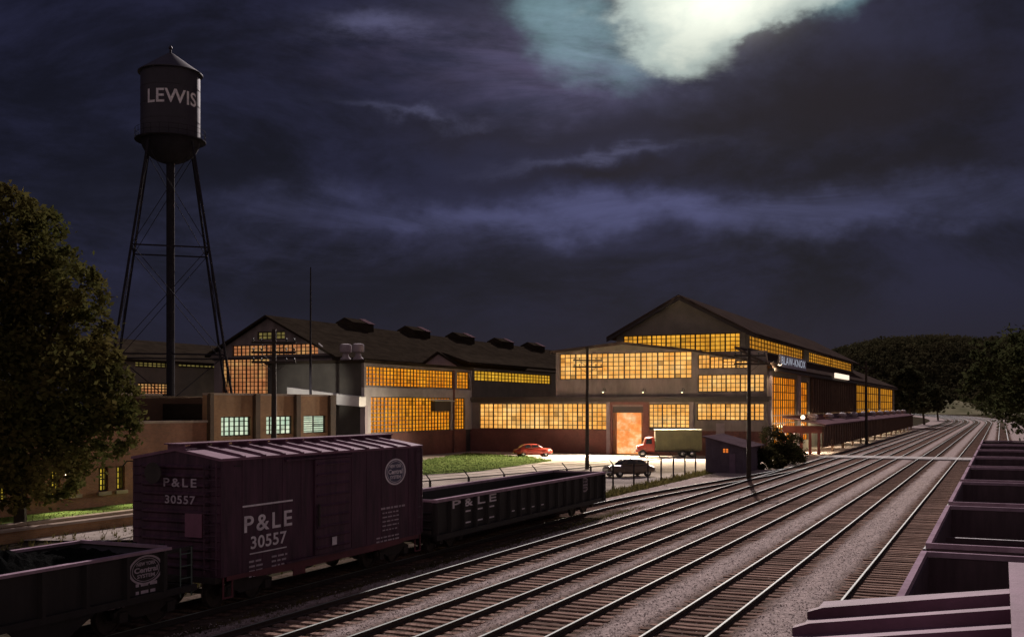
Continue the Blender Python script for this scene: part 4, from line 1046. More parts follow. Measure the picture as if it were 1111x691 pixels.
zat = Fu(190, 459, BU2)[1]
an = tthing('brick_annex', 'low red brown brick annex with narrow yellow windows behind the leafy tree', 'brick building', 30, BU2)
hw_ = [hu(107, 117.5, 507, 533.5, BU2), hu(126, 135.5, 507, 533, BU2)]; hw_ = [(h_[0], h_[1], hw_[0][2], hw_[0][3]) for h_ in hw_]
dw_ = hw_[1][0] - hw_[0][0]
more = [(h_[0] - dw_ * 2.6 * k, h_[1] - dw_ * 2.6 * k, h_[2], h_[3]) for k in (1, 2, 3) for h_ in hw_]
sA0, sA1 = 20, sb0 - .003
m_ = MB(); facade(m_, 'u', BU2, sA0, sA1, GZ - .1, zat, hw_ + more, .4); m_.build('wall', brick_annex, an)
for h_ in hw_ + more:
    w_ = window(an, 'u', BU2, h_, 3, 4, lit_yellow, .07); m_ = MB(); m_.box(h_[0] - .12, h_[1] + .12, BU2 - .1, BU2 + .16, h_[2] - .22, h_[2] - .004); m_.build('sill', coping, w_)
m_ = MB(); m_.box(sA0, sA1, BU2 - .45, BU2 + .10, zat + .004, zat + .16); m_.build('coping', coping, an)
m_ = MB(); m_.box(sA0, sA1, BU2 - 3.9, BU2 - .46, zat - .5, zat - .1); m_.build('roof', roof_dark, an)
for px in (78, 152):
    s_ = fb(px) - 1.5; wp = wall_lamp(an, (s_, BU2 + .02, 2.0), (0, 1), 1.2); point_light('annex_lamp_light', wp, 620, (1, .9, .6), .1, 120, (.45, -.40, -1))

# kerb walls by the siding
for (u_, px0, px1, lab) in ((-41.0, 30, 470, 'low pale stone kerb wall nearest the left siding'), (-45.1, 10, 400, 'low stone kerb wall edging the lit grass verge')):
    k = tthing('kerb_wall', lab, 'kerb wall', 30, u_, GZ)
    m_ = MB(); kh = .42 if u_ == -41.0 else .10; m_.box(20, 58 if u_ == -41.0 else 56, u_ - .2, u_ + .2, GZ - .1, GZ + kh); m_.build('wall', brick_brown, k)
    m_ = MB(); m_.box(19.9, 58.1 if u_ == -41.0 else 56.1, u_ - .28, u_ + .28, GZ + kh + .004, GZ + kh + .12); m_.build('coping', coping, k)

# ------------------------------------------------------------------ loading dock roof along the nearest track
DU = -19.75; dS0 = Fu(893, 470, DU)[0]; dS1 = Fu(990, 450, DU)[0]
zt_, zb2 = Fu(893, 462, DU)[1], Fu(893, 485.5, DU)[1]
dock = tthing('loading_dock', 'long low loading dock with red end posts, slatted skirt and mauve roof beside the tracks', 'loading dock', dS0, DU)
m_ = MB(); m_.box(dS0, dS1, DU - .12, DU - .02, zb2, zt_)
for i in range(62):
    x = dS0 + (dS1 - dS0) * i / 61; m_.box(x - .12, x + .12, DU - .016, DU + .10, zb2 + .05, zt_ - .05)
m_.build('slatted_skirt', dock_slat, dock)
m_ = MB(); uB = -24.6; m_.prism([(DU + .35, zt_ + .004), (uB, zt_ + 1.0), (uB, zt_ + 1.2), (DU + .35, zt_ + .2)], 0, dS0 - .6, dS1 + .5); m_.build('roof', dock_roofm, dock)
m_ = MB()
for i in range(11):
    x = dS0 + 4 + (dS1 - dS0 - 8) * i / 10; m_ = MB(); m_.lathe([(.5, 0), (.5, .35), (.75, .4), (.6, .75), (.1, .95)], 12, (x, -21.6, zt_ + .55)); m_.build('roof_vent', pale_trim, dock)
m_ = MB(); uL = Fs(846, 470, dS0)[0]
m_.box(dS0 - .1, dS0 + .1, uB, DU - .13, zt_ - .9, zt_ + .004); m_.build('end_beam', dock_red, dock)
for k in range(5):
    u_ = DU - .5 - k * 1.05; m_ = MB(); m_.box(dS0 - .16, dS0 + .16, u_ - .16, u_ + .16, GZ, zt_ - .904); m_.build('post', dock_red, dock)
for k in range(1, 15):
    x = dS0 + (dS1 - dS0) * k / 14; m_ = MB(); m_.box(x - .14, x + .14, DU - .48, DU - .2, GZ, zb2 + .6); m_.build('post', dock_slat, dock)
bl = MB(); q = (dS0 - 1.0, -22.0, zt_ + 1.0)
bl.lathe([(.05, -.15), (.2, -.1), (.26, .08), (.16, .26), (.03, .3)], 12, q)
bs = MB(); bs.tube((q[0], q[1], zt_ - .2), (q[0], q[1], q[2] - .12), .05); bs.tube((q[0], q[1], zt_ - .2), (q[0] + 1, q[1], zt_ - .2), .05)
b0 = bs.build('dock_lamp', trim_dk, dock); bl.build('bulb', bulb_m, b0, smooth=True)
point_light('dock_lamp_light', W(q[0] - .3, q[1], q[2] + .5), 200, (1, .72, .42), .15)
for k in range(7):
    x = dS0 + 4 + k * (dS1 - dS0) / 7
    m_ = MB(); m_.lathe([(.06, .3), (.3, 0), (.28, 0), (.04, .25)], 10, (x, -22.3, zt_ - .3)); l_ = m_.build('dock_lamp', lamp_enamel, dock)
    m_ = MB(); m_.lathe([(.02, .1), (.1, .0), (.1, -.08), (.02, -.14)], 10, (x, -22.3, zt_ - .3)); m_.build('bulb', bulb_m, l_)
    point_light('dock_light', W(x, -22.3, zt_ - .55), 900 if k else 2600, (1, .84, .58), .12)

# ------------------------------------------------------------------ dark hut by the track
hs0 = 93.0; hu0, hu1 = Fs(765.5, 490, hs0)[0], Fs(806, 490, hs0)[0]; hz = Fs(768, 474, hs0)[1]
hut = tthing('trackside_hut', 'small dark purplish wooden hut with a tiny orange window beside the tracks', 'hut', hs0, (hu0 + hu1) / 2)
hl = 7.5; wh = hs(783.5, 790.5, 486, 491.5, hs0)
m_ = MB(); facade(m_, 's', hs0, hu0, hu1, GZ - .05, hz - .9, [wh], .12)
m_.prism([(hu0, hz - .897), (hu1, hz - .897), (hu0, hz - .05)], 0, hs0, hs0 + .12)
m_.box(hs0 + .124, hs0 + hl, hu0, hu0 + .12, GZ, hz - .1); m_.box(hs0 + .124, hs0 + hl, hu1 - .12, hu1, GZ, hz - .95); m_.box(hs0 + hl - .12, hs0 + hl, hu0 + .124, hu1 - .124, GZ, hz - .95)
for i in range(24):
    x = hu0 + (hu1 - hu0) * (i + .5) / 24; z_ = hz - .1 - .85 * (i + .5) / 24
    if not (wh[0] - .05 < x < wh[1] + .05): m_.box(hs0 - .018, hs0 - .002, x - .02, x + .02, GZ, z_)
m_.build('wall', hut_m, hut)
m_ = MB(); m_.prism([(hu0 - .25, hz), (hu1 + .35, hz - 1.0), (hu1 + .35, hz - .88), (hu0 - .25, hz + .12)], 0, hs0 - .35, hs0 + hl + .3); m_.build('roof', hut_roof, hut)
window(hut, 's', hs0, wh, 2, 2, ember_m, .04, recess=.03)
m_ = MB(); xa, xb = Fs(791.5, 490, hs0)[0], Fs(798, 490, hs0)[0]; m_.box(hs0 - .06, hs0 - .02, xa, xb, GZ, 1.55); m_.build('door', mat('hut_door_paint', (0.17, 0.11, 0.17), (0.12, 0.08, 0.12), 2, .7), hut)

# ------------------------------------------------------------------ vehicles (x forward)
def loft(mb, rings, m=0):
    n = len(rings[0]); vs = [p for r_ in rings for p in r_]
    fs = [(k * n + i, k * n + (i + 1) % n, (k + 1) * n + (i + 1) % n, (k + 1) * n + i) for k in range(len(rings) - 1) for i in range(n)]
    mb.add(vs, fs + [tuple(range(n)), tuple(range((len(rings) - 1) * n, len(rings) * n))], m)
def ring(x, hw, z0, z1, rr_=.22, tumble=0.0):
    out = []
    for (sy, sz, a0) in ((1, -1, -90), (1, 1, 0), (-1, 1, 90), (-1, -1, 180)):
        for k in range(4):
            a = R(a0 + 30 * k); rq = min(rr_, (z1 - z0) * .45)
            y = sy * (hw - rq) + math.cos(a) * rq; z = (z1 - rq if sz > 0 else z0 + rq) + math.sin(a) * rq
            out.append((x, y * (1 - tumble * (z - z0) / max(.01, z1 - z0)), z))
    return out
def road_wheel(parent, x, y, r=.34, w=.2, name='wheel'):
    m_ = MB(); m_.lathe([(r * .55, -w / 2), (r * .95, -w / 2), (r, -w * .3), (r, w * .3), (r * .95, w / 2), (r * .55, w / 2)], 22, (x, y, r), axis=1); o = m_.build(name, tyre, parent, smooth=40)
    h_ = MB(); h_.lathe([(.03, -w / 2 - .015), (r * .35, -w / 2 - .012), (r * .56, -w / 2 + .01), (r * .56, w / 2 - .01), (r * .35, w / 2 + .012), (.03, w / 2 + .015)], 18, (x, y, r), axis=1); h_.build('hubcap', chrome, o, smooth=40)
def sedan(label, paint, loc, rz):
    c = thing('parked_car', label, 'car', loc, rz, None); m_ = MB()
    st_ = [(-2.35, .62, .42, .72), (-2.25, .76, .34, .86), (-1.8, .84, .28, .98), (-1.2, .88, .25, 1.03), (-.4, .90, .25, 1.02), (.6, .90, .25, 1.02), (1.1, .88, .25, 1.02), (1.7, .85, .27, 1.0), (2.1, .78, .30, .93), (2.3, .62, .40, .78)]
    loft(m_, [ring(x, w, a, b_, .26, .04) for x, w, a, b_ in st_]); 
    for sx in (-1.42, 1.42):
        for sy in (-1, 1):                                       # bulging wings
            loft(m_, [[(p[0], p[1] + sy * .66, p[2]) for p in ring(sx + dx, q_, .36, .62 + q2, .14)] for dx, q_, q2 in ((-.72, .10, .02), (-.5, .22, .2), (-.1, .27, .30), (.3, .25, .26), (.62, .12, .06))])
    m_.build('body', paint, c, smooth=50)
    k_ = MB(); loft(k_, [ring(x, w, .98, b_, .2, .16) for x, w, b_ in ((-1.75, .55, 1.06), (-1.45, .70, 1.28), (-1.0, .76, 1.48), (-.3, .78, 1.56), (.35, .76, 1.54), (.75, .72, 1.36), (1.1, .66, 1.06))]); cab = k_.build('cabin', paint, c, smooth=50)
    g_ = MB()
    for sy in (-1, 1):
        for xa, xb, xc, xd in ((-1.22, -.42, -.5, -.95), (-.34, .72, .42, -.34)):
            ya, yb = .775, .66; g_.quad((xa, sy * ya, 1.12), (xb, sy * ya, 1.12), (xc, sy * yb, 1.46), (xd, sy * yb, 1.46))
    g_.quad((1.06, -.56, 1.12), (1.06, .56, 1.12), (.58, .52, 1.48), (.58, -.52, 1.48)); g_.quad((-1.68, -.45, 1.14), (-1.68, .45, 1.14), (-1.22, .45, 1.44), (-1.22, -.45, 1.44))
    g_.build('car_window', glass_dk, cab, fix=False)
    for sx in (-1.42, 1.42):
        for sy in (-1, 1): road_wheel(c, sx, sy * .80)
    for sx in (-1, 1):
        b_ = MB(); b_.path([(sx * 2.2, -.8, .45), (sx * 2.42, -.5, .45), (sx * 2.46, 0, .45), (sx * 2.42, .5, .45), (sx * 2.2, .8, .45)], .07, 8); b_.build('bumper', chrome, c, smooth=40)
    gr = MB()
    for z in (.55, .63, .71): gr.box(2.29, 2.36, -.4, .4, z, z + .035)
    gr.build('grille', chrome, c)
    for sy in (-1, 1):
        l_ = MB(); l_.lathe([(.13, -.1), (.13, .02), (.09, .06), (.02, .075)], 14, (2.12, sy * .66, .74), axis=0); l_.build('headlight', lens_m, c, smooth=True)
        l_ = MB(); l_.box(-2.34, -2.28, sy * .55 - .07, sy * .55 + .07, .66, .80); l_.build('tail_light', paint_red, c)
    return c
p = Fg(682, 516.5); sedan('rounded brown sedan parked in the lit yard just behind the wire fence', paint_brown, W(p[0], p[1], GZ - .02), math.pi + R(26))
p = Fg(578, 495); sedan('small bright red car parked at the lawn edge before the brick wall', paint_red, W(p[0], p[1], GZ - .015), R(14))
# box truck
p = Fg(729, 495.5); tk = thing('box_truck', 'truck with a red cab and a tall olive box body parked by the hall front', 'truck', W(p[0], p[1], GZ - .02), math.pi + R(-4))
m_ = MB(); m_.box(-3.3, 2.85, -.42, .42, .62, .80); m_.build('chassis', gear, tk)
m_ = MB(); m_.box(-3.45, 2.05, -1.15, 1.15, .95, 3.25)
for i in range(13):
    x = -3.38 + i * .45
    for sy in (-1, 1): m_.box(x - .03, x + .03, min(sy * 1.15, sy * 1.185), max(sy * 1.15, sy * 1.185), 1.0, 3.2)
m_.box(-3.5, 2.1, -1.2, 1.2, 3.25, 3.32); m_.box(-3.5, 2.1, -1.19, 1.19, .86, .95)
m_.build('box_body', olive, tk)
m_ = MB(); loft(m_, [ring(x, w, .62, b_, .2, .06) for x, w, b_ in ((2.12, .98, 2.3), (2.3, 1.0, 2.42), (2.95, 1.0, 2.42), (3.2, .98, 2.28), (3.42, .96, 1.62), (3.5, .92, 1.55), (4.15, .84, 1.42), (4.32, .75, 1.25))]); cab = m_.build('cab', paint_red, tk, smooth=40)
m_ = MB()
for sy in (-1, 1): m_.quad((2.45, sy * .985, 1.6), (3.2, sy * .975, 1.6), (3.08, sy * .955, 2.2), (2.45, sy * .955, 2.2))
m_.quad((3.44, -.78, 1.66), (3.44, .78, 1.66), (3.235, .76, 2.2), (3.235, -.76, 2.2)); m_.build('cab_window', glass_dk, cab, fix=False)
for sx in (-2.3, -1.2, 3.55):
    for sy in (-1, 1): road_wheel(tk, sx, sy * .95, .46, .28)
m_ = MB(); m_.box(4.38, 4.5, -.9, .9, .52, .70); m_.build('bumper', chrome, tk)
for sy in (-1, 1):
    m_ = MB(); m_.lathe([(.15, -.1), (.15, .04), (.05, .1)], 12, (4.25, sy * .72, 1.0), axis=0); m_.build('headlight', lens_m, tk)
m_ = MB(); m_.box(-.6, 1.5, -1.12, -.6, .48, .84); m_.build('side_tank', car_sill, tk)

# ------------------------------------------------------------------ water tower
wd_ = 110.0; wc = Fd(185, 440, wd_); sc_ = wd_ / FPX; zz_ = lambda py: H + (HY - py) * sc_
wt = thing('water_tower', 'tall dark water tower lettered LEWIS on splayed legs at the upper left', 'water tower', (wc.x, wc.y, GZ))
TR = 31 * sc_; zt0, zt1 = zz_(152) - GZ, zz_(81) - GZ
m_ = MB(); m_.lathe([(TR, zt0), (TR, zt1)], 40)
for k in range(1, 4): z_ = zt0 + (zt1 - zt0) * k / 4; m_.lathe([(TR + .001, z_ - .04), (TR + .025, z_ - .03), (TR + .025, z_ + .03), (TR + .001, z_ + .04)], 40)
m_.build('tank', tank_paint, wt, smooth=40)
m_ = MB(); zb_ = zz_(178) - GZ; m_.lathe([(TR * math.cos(R(a)), zt0 - .004 - (zt0 - zb_) * math.sin(R(a))) for a in range(0, 91, 10)], 40); m_.build('tank_bottom', steel_dk, wt, smooth=60)
m_ = MB(); m_.lathe([(TR + .28, zt1 - .03), (TR + .28, zt1 + .05), (.35, zz_(58) - GZ - .1), (.05, zz_(57) - GZ)], 40); rf_ = m_.build('roof', tank_paint, wt, smooth=30)
m_ = MB(); m_.lathe([(.12, 0), (.12, .3), (.22, .4), (.12, .62), (.02, .7)], 12, (0, 0, zz_(57) - GZ)); m_.build('finial', tank_paint, rf_, smooth=40)
m_ = MB(); zw = zz_(153) - GZ
for z_ in (zw + .5, zw + 1.0):
    for i in range(24): a, b_ = 2 * math.pi * i / 24, 2 * math.pi * (i + 1) / 24; m_.tube(((TR + .55) * math.cos(a), (TR + .55) * math.sin(a), z_), ((TR + .55) * math.cos(b_), (TR + .55) * math.sin(b_), z_), .02, n=5)
for i in range(24): a = 2 * math.pi * i / 24; m_.tube(((TR + .55) * math.cos(a), (TR + .55) * math.sin(a), zw), ((TR + .55) * math.cos(a), (TR + .55) * math.sin(a), zw + 1.0), .02, n=5)
m_.lathe([(TR + .02, zw - .08), (TR + .6, zw - .08), (TR + .6, zw), (TR + .02, zw)], 40); m_.build('walkway', steel_dk, wt)
m_ = MB(); zl_ = zz_(113) - GZ
toward = math.atan2(-wc.y, -wc.x)                    # facing the camera; lettering turned a little to the right
v_, f_ = text_verts('LEWIS', 1.95, bold=.03, space=1.04)
m_.add([((TR + .03) * math.cos(toward + R(4) + x / TR), (TR + .03) * math.sin(toward + R(4) + x / TR), zl_ + y) for x, y, _ in v_], f_)
m_.build('tank_lettering', letter_w, wt, fix=False)
zleg = zz_(158) - GZ; RB = 66 * sc_ * 1.54; RT = TR * 1.02; a0 = toward + R(45)
lg = []
for k in range(4):
    a = a0 + k * math.pi / 2; top = Vector((RT * math.cos(a), RT * math.sin(a), zleg)); bot = Vector((RB * math.cos(a), RB * math.sin(a), 0)); lg.append((bot, top))
    m_ = MB(); m_.tube(bot, top, .14, .13, 8); m_.lathe([(.6, 0), (.6, .5), (.3, .6)], 10, (bot.x, bot.y, 0)); m_.build('leg', steel_dk, wt)
m_ = MB()
for k in range(4):
    A, B = lg[k], lg[(k + 1) % 4]; L_ = [.02, .34, .67, .98]
    for i in range(3):
        for (P0, P1) in ((A, B), (B, A)): m_.tube(P0[0].lerp(P0[1], L_[i]), P1[0].lerp(P1[1], L_[i + 1]), .035, n=5)
    for q_ in L_[1:3]: m_.tube(A[0].lerp(A[1], q_), B[0].lerp(B[1], q_), .08, n=6)
m_.build('bracing', steel_dk, wt)
m_ = MB(); m_.lathe([(.42, 0), (.42, zb_ + .3)], 16); m_.build('riser_pipe', steel_dk, wt, smooth=40)

# ------------------------------------------------------------------ poles
def pole(label, px, d, top, arms, base_z=GZ, r=.16, armw=2.6, rz=0.15):
    X = (px - CX) / FPX * d; t = thing('utility_pole', label, 'utility pole', (X, d, base_z), rz, 'utility poles'); zt = H + (HY - top) * d / FPX - base_z
    m_ = MB(); n = 8; lean = rnd.uniform(-.02, .02)
    m_.tube((0, 0, -.2), (lean * zt * .3, 0, zt), r * 1.15, r * .75, 10); m_.build('pole', wood_pole, t, smooth=40)
    for a in arms:
        z_ = H + (HY - a) * d / FPX - base_z; ar_ = MB(); x0 = lean * z_ * .3
        ar_.box(x0 - armw / 2, x0 + armw / 2, -.25, -.13, z_ - .07, z_ + .07)
        for sx in (-1, 1): ar_.tube((x0 + sx * armw * .3, -.14, z_ - .05), (x0, -.12, z_ - .65), .02, n=4)
        c_ = ar_.build('crossarm', wood_pole, t); ins = MB()
        for sx in (-.46, -.28, .28, .46): ins.lathe([(.03, 0), (.03, .06), (.06, .08), (.055, .17), (.02, .2)], 8, (x0 + sx * armw, -.19, z_ + .075))
        ins.build('insulators', insul, c_)
    return t
pole('tall dark utility pole with three crossarms behind the lettered boxcar', 297, 66, 357, (372, 382.5, 393), r=.17, armw=2.7)
pole('utility pole with two crossarms beyond the end of the black gondola', 637, 103, 376, (391, 398), r=.18, armw=2.9)
pole('dark utility pole standing in front of the small trackside hut', 812.5, 84.5, 378, (386, 395), r=.17, armw=2.6)
pole('utility pole farthest away, rising through the loading dock roof line', 940, 163, 392, (399,), r=.2, armw=2.4)
pm_ = thing('mast', 'thin bare mast rising above the big gabled shed roof', 'mast', tuple(Fd(337, 440, 108).xy) + (GZ,)); zt = H + 150 * 108 / FPX - GZ
m_ = MB(); m_.tube((0, 0, 0), (0, 0, zt * .6), .16, .13, 8); m_.tube((0, 0, zt * .6 + .002), (0, 0, zt), .11, .06, 8); m_.build('pole', steel_dk, pm_)

# ------------------------------------------------------------------ wire fence
fpts = [(41, -31.3), (53, -29.6), (66.5, -26.6), (76, -25.0), (92.6, -24.7)]
fn_ = thing('wire_fence', 'chain link fence topped with angled barbed wire arms along the lit yard', 'fence', (0, 0, 0), ROT)
FRAME[fn_.name] = (0, 0, 0)
fz = 1.55; posts = []
for (a, b_) in zip(fpts[:-1], fpts[1:]):
    n = max(1, int(round(math.hypot(b_[0] - a[0], b_[1] - a[1]) / 3.6)))
    for i in range(n): posts.append((a[0] + (b_[0] - a[0]) * i / n, a[1] + (b_[1] - a[1]) * i / n))
posts.append(fpts[-1])
for (s_, u_) in posts:
    m_ = MB(); m_.tube((s_, u_, GZ - .1), (s_, u_, fz), .075, n=6); m_.tube((s_, u_, fz), (s_, u_ - .35, fz + .4), .035, n=5); m_.build('post', galv, fn_)
m_ = MB()
for a, b_ in zip(posts[:-1], posts[1:]): m_.tube((a[0], a[1], fz - .03), (b_[0], b_[1], fz - .03), .032, n=5); m_.tube((a[0], a[1], GZ + .1), (b_[0], b_[1], GZ + .1), .018, n=4)
m_.build('rail', galv, fn_)
m_ = MB()
for k in (.33, .66, 1.0):
    for a, b_ in zip(posts[:-1], posts[1:]): m_.tube((a[0], a[1] - .35 * k, fz + .4 * k), (b_[0], b_[1] - .35 * k, fz + .4 * k), .012, n=4)
m_.build('barbed_wire', galv, fn_)
m_ = MB()
for a, b_ in zip(posts[:-1], posts[1:]): m_.quad((a[0], a[1] - .06, GZ + .05), (b_[0], b_[1] - .06, GZ + .05), (b_[0], b_[1] - .06, fz - .05), (a[0], a[1] - .06, fz - .05))
m_.build('wire_mesh', link_m, fn_, fix=False)

# ------------------------------------------------------------------ foliage
def leaves(mb, c, rad, n, size, r_, clump=.28, flat=.8):
    """leaf cards in clumps through the volume of an ellipsoid"""
    k = max(1, n // 26)
    for _ in range(k):
        while True:
            q = Vector((r_.uniform(-1, 1), r_.uniform(-1, 1), r_.uniform(-1, 1)))
            if .35 < q.length < 1: break
        q = q.normalized() * (q.length ** .4)
        cc = Vector((c[0] + q.x * rad[0], c[1] + q.y * rad[1], c[2] + q.z * rad[2])); cr = clump * min(rad) * r_.uniform(.6, 1.3)
        for _ in range(26):
            p = cc + Vector((r_.gauss(0, 1) * cr, r_.gauss(0, 1) * cr, r_.gauss(0, 1) * cr * flat)) * .6
            a = Vector((r_.gauss(0, 1), r_.gauss(0, 1), r_.gauss(0, .7))).normalized(); b_ = a.orthogonal().normalized()
            b_ = (Matrix.Rotation(r_.uniform(0, 6.28), 3, a) @ b_); s = size * r_.uniform(.6, 1.35)
            o = len(mb.v); mb.v += [tuple(p - a * s), tuple(p - b_ * s * .55), tuple(p + a * s), tuple(p + b_ * s * .55)]; mb.f.append((o, o + 1, o + 2, o + 3)); mb.mi.append(0)
def tree(name, label, cat, base, blobs, lm, size, seed, tr=.3, h=None, group=None, per=None):
    r_ = random.Random(seed); t = thing(name, label, cat, base, 0, group); B = Vector(base)
    m_ = MB()
    for (c, rad, n) in blobs: leaves(m_, Vector(c) - B, rad, n, size, r_)
    tk = MB(); top = max((Vector(c) - B for c, _, _ in blobs), key=lambda v: v.z)
    p0 = Vector((0, 0, -.2)); p1 = Vector((top.x * .25, top.y * .25, top.z * .45)); p2 = Vector((top.x * .7, top.y * .7, top.z * .95))
    tk.tube(p0, p1, tr, tr * .65, 10); tk.tube(p1, p2, tr * .65, tr * .2, 8)
    for (c, rad, n) in blobs:
        e = Vector(c) - B; st_ = p0.lerp(p1, min(1, max(.45, e.z / max(.1, p1.z) * .7))); tk.tube(st_, st_.lerp(e, .9), tr * .3, tr * .07, 6)
    tk.build('trunk', bark, t); m_.build('crown', lm, t, fix=False)
    return t
def pb(px, py, rpx, d, n, rd=None):
    s = d / FPX; p = Fd(px, py, d); return (tuple(p), (rpx * s, (rd or rpx) * s, rpx * s * .95), n)
r5 = random.Random(21)
LT = [(8, 262, 44), (44, 252, 26), (52, 300, 36), (22, 330, 55), (84, 318, 30), (96, 362, 30), (55, 370, 50), (108, 398, 26), (112, 434, 36), (70, 430, 52), (20, 420, 60), (124, 470, 25), (80, 480, 36), (36, 490, 44), (60, 520, 26), (22, 530, 26), (14, 228, 26), (-28, 300, 55), (-30, 360, 70), (-30, 470, 60)]
bl = [pb(x, y, r_, 56 + r5.uniform(-2.5, 2.5), int(r_ * r_ * 1.2)) for x, y, r_ in LT]
b0 = Fd(22, 440, 56); tree('leafy_tree', 'big dense brown green autumn tree filling the left edge before the annex', 'tree', (b0.x, b0.y, GZ - .05), bl, leaf_near, .17, 5, .34)
RTb = [(1104, 372, 24), (1068, 380, 15), (1116, 398, 40), (1062, 400, 18), (1084, 425, 30), (1058, 424, 14), (1120, 430, 40)]
bl = [pb(x, y, r_, 150 + r5.uniform(-4, 4), int(r_ * r_ * 1.1)) for x, y, r_ in RTb]
b0 = Fd(1124, 440, 150); tree('leafy_tree', 'green leafy tree at the right edge against the dark wooded hill', 'tree', (b0.x, b0.y, GZ - .1), bl, leaf_right, .34, 6, .38)
for k, (px, d, top, w, lab) in enumerate(((988, 290, 400, 17, 'dark bushy tree standing just past the far end of the hall'), (1003, 330, 412, 16, 'dark round tree right of the one by the hall end'), (1018, 420, 418, 13, 'small dark tree at the far bend, nearest the pale slope'), (1084, 520, 412, 17, 'dark tree beyond the track bend, right of the pale slope'))):
    bl = [pb(px + r5.uniform(-.5, .5) * w, top + w * .8 + r5.uniform(-.2, .6) * w, w * r5.uniform(.5, .8), d, int(w * w * 2.2)) for _ in range(4)] + [pb(px + q_ * w * .7, 437, w * .55, d, int(w * w * 1.2)) for q_ in (-1, 0, 1)]
    b0 = Fd(px, 440, d); tree('distant_tree', lab, 'tree', (b0.x, b0.y, GZ - .1), bl, leaf_far, .30 + d * .0012, 30 + k, .4, group='trees near the track bend')
# bushes by the hut
for k, (px, py, r_, d, lab) in enumerate(((826, 493, 15, 99, 'dark scrubby bush against the right side of the hut'), (847, 480, 22, 108, 'tallest dark bush between the hut and the loading dock'), (863, 488, 15, 113, 'low dark bush nearest the red dock posts'), (842, 500, 10, 100, 'small weedy bush at the track edge right of the hut'))):
    bl = [pb(px + r5.uniform(-.6, .6) * r_, py + 3 + r5.uniform(-.5, .6) * r_, r_ * .55, d, int(r_ * r_ * 3)) for _ in range(6)]
    b0 = Fd(px, 440, d); tree('bush', lab, 'bush', (b0.x, b0.y, GZ), bl, leaf_bush, .10, 50 + k, .06, group='bushes by the hut')
# weeds along the fence foot and the siding
r6 = random.Random(9); m_ = MB()
def weed(mb, p, h):
    for _ in range(5):
        a = r6.uniform(0, 6.28); dx, dy = math.cos(a) * h * .5, math.sin(a) * h * .5; w = h * .16
        o = len(mb.v); mb.v += [(p.x - dy * .2, p.y + dx * .2, p.z), (p.x + dy * .2, p.y - dx * .2, p.z), (p.x + dx, p.y + dy, p.z + h * r6.uniform(.6, 1.1))]; mb.f.append((o, o + 1, o + 2)); mb.mi.append(0)
for _ in range(5200):
    s_ = r6.uniform(36, 128); u_ = -24.0 + r6.gauss(0, .55) - (max(0, 72 - s_) * .12)
    weed(m_, W(s_, u_, GZ - .05), r6.uniform(.15, .55))
for _ in range(2600):
    s_ = r6.uniform(18, 60); weed(m_, W(s_, -19.15 + r6.gauss(0, .22), -.2), r6.uniform(.06, .18))
for _ in range(3000):
    s_ = r6.uniform(20, 60); weed(m_, W(s_, r6.uniform(-46, -24), GZ - .1), r6.uniform(.1, .4))
for _ in range(1500):
    s_ = r6.uniform(20, 60); weed(m_, W(s_, r6.uniform(-49.8, -45.5), GZ), r6.uniform(.06, .16))
for _ in range(1500):
    s_ = 22 + 90 * r6.random() ** 1.6; u_ = r6.choice((-5.5, -9.3, -12.7, -15.8, -19.2)) + r6.gauss(0, .6); weed(m_, W(s_, u_, -.16), r6.uniform(.03, .08))
structure(m_.build('weeds', weed_m, fix=False), 'stuff')
r7 = random.Random(19); m_ = MB()
us_ = [p[0] for p in lp]; 
def inpoly(s_, u_):
    c = False; n = len(lp)
    for i in range(n):
        a, b_ = lp[i], lp[(i + 1) % n]
        if (a[1] > u_) != (b_[1] > u_) and s_ < (b_[0] - a[0]) * (u_ - a[1]) / (b_[1] - a[1]) + a[0]: c = not c
    return c
for _ in range(9000):
    s_ = r7.uniform(min(us_), max(us_)); u_ = r7.uniform(min(p[1] for p in lp), max(p[1] for p in lp))
    if inpoly(s_, u_):
        p = W(s_, u_, GZ); h = r7.uniform(.08, .2); a = r7.uniform(0, 6.28); dx, dy = math.cos(a) * .14, math.sin(a) * .14
        m_.add([(p.x - dx, p.y - dy, p.z), (p.x + dx, p.y + dy, p.z), (p.x + dy * .4, p.y - dx * .4, p.z + h)], [(0, 1, 2)])
structure(m_.build('grass', leafmat('grass_blades', (0.08, 0.12, 0.035), (0.17, 0.21, 0.07), .3, .4), fix=False), 'stuff')

# ------------------------------------------------------------------ wooded hill and the pale slope at the bend
def hill_z(X, Y):
    px = CX + X / Y * FPX
    top = 67 if px > 965 else 67 - (965 - px) * .24 if px > 905 else max(8, 52.6 - (905 - px) * .35)
    if px > 1063: top += min(16, (px - 1063) * .25)
    prof_ = max(0, min(1, (Y - 820) / 230.0)); prof_ = prof_ * prof_ * (3 - 2 * prof_)
    return -1 + (H + top * 1040 / FPX) * prof_ * (1 + .05 * math.sin(X * .021) + .03 * math.sin(X * .057 + 2))
m_ = MB(); NX, NY = 80, 26; vs = []
for j in range(NY + 1):
    Y = 800 + 620 * j / NY
    for i in range(NX + 1): X = -300 + 1500 * i / NX; vs.append((X, Y, hill_z(X, Y)))
m_.add(vs, [(j * (NX + 1) + i, j * (NX + 1) + i + 1, (j + 1) * (NX + 1) + i + 1, (j + 1) * (NX + 1) + i) for j in range(NY) for i in range(NX)])
structure(m_.build('hill', hill_m, smooth=True, fix=False))
r8 = random.Random(33); m_ = MB()
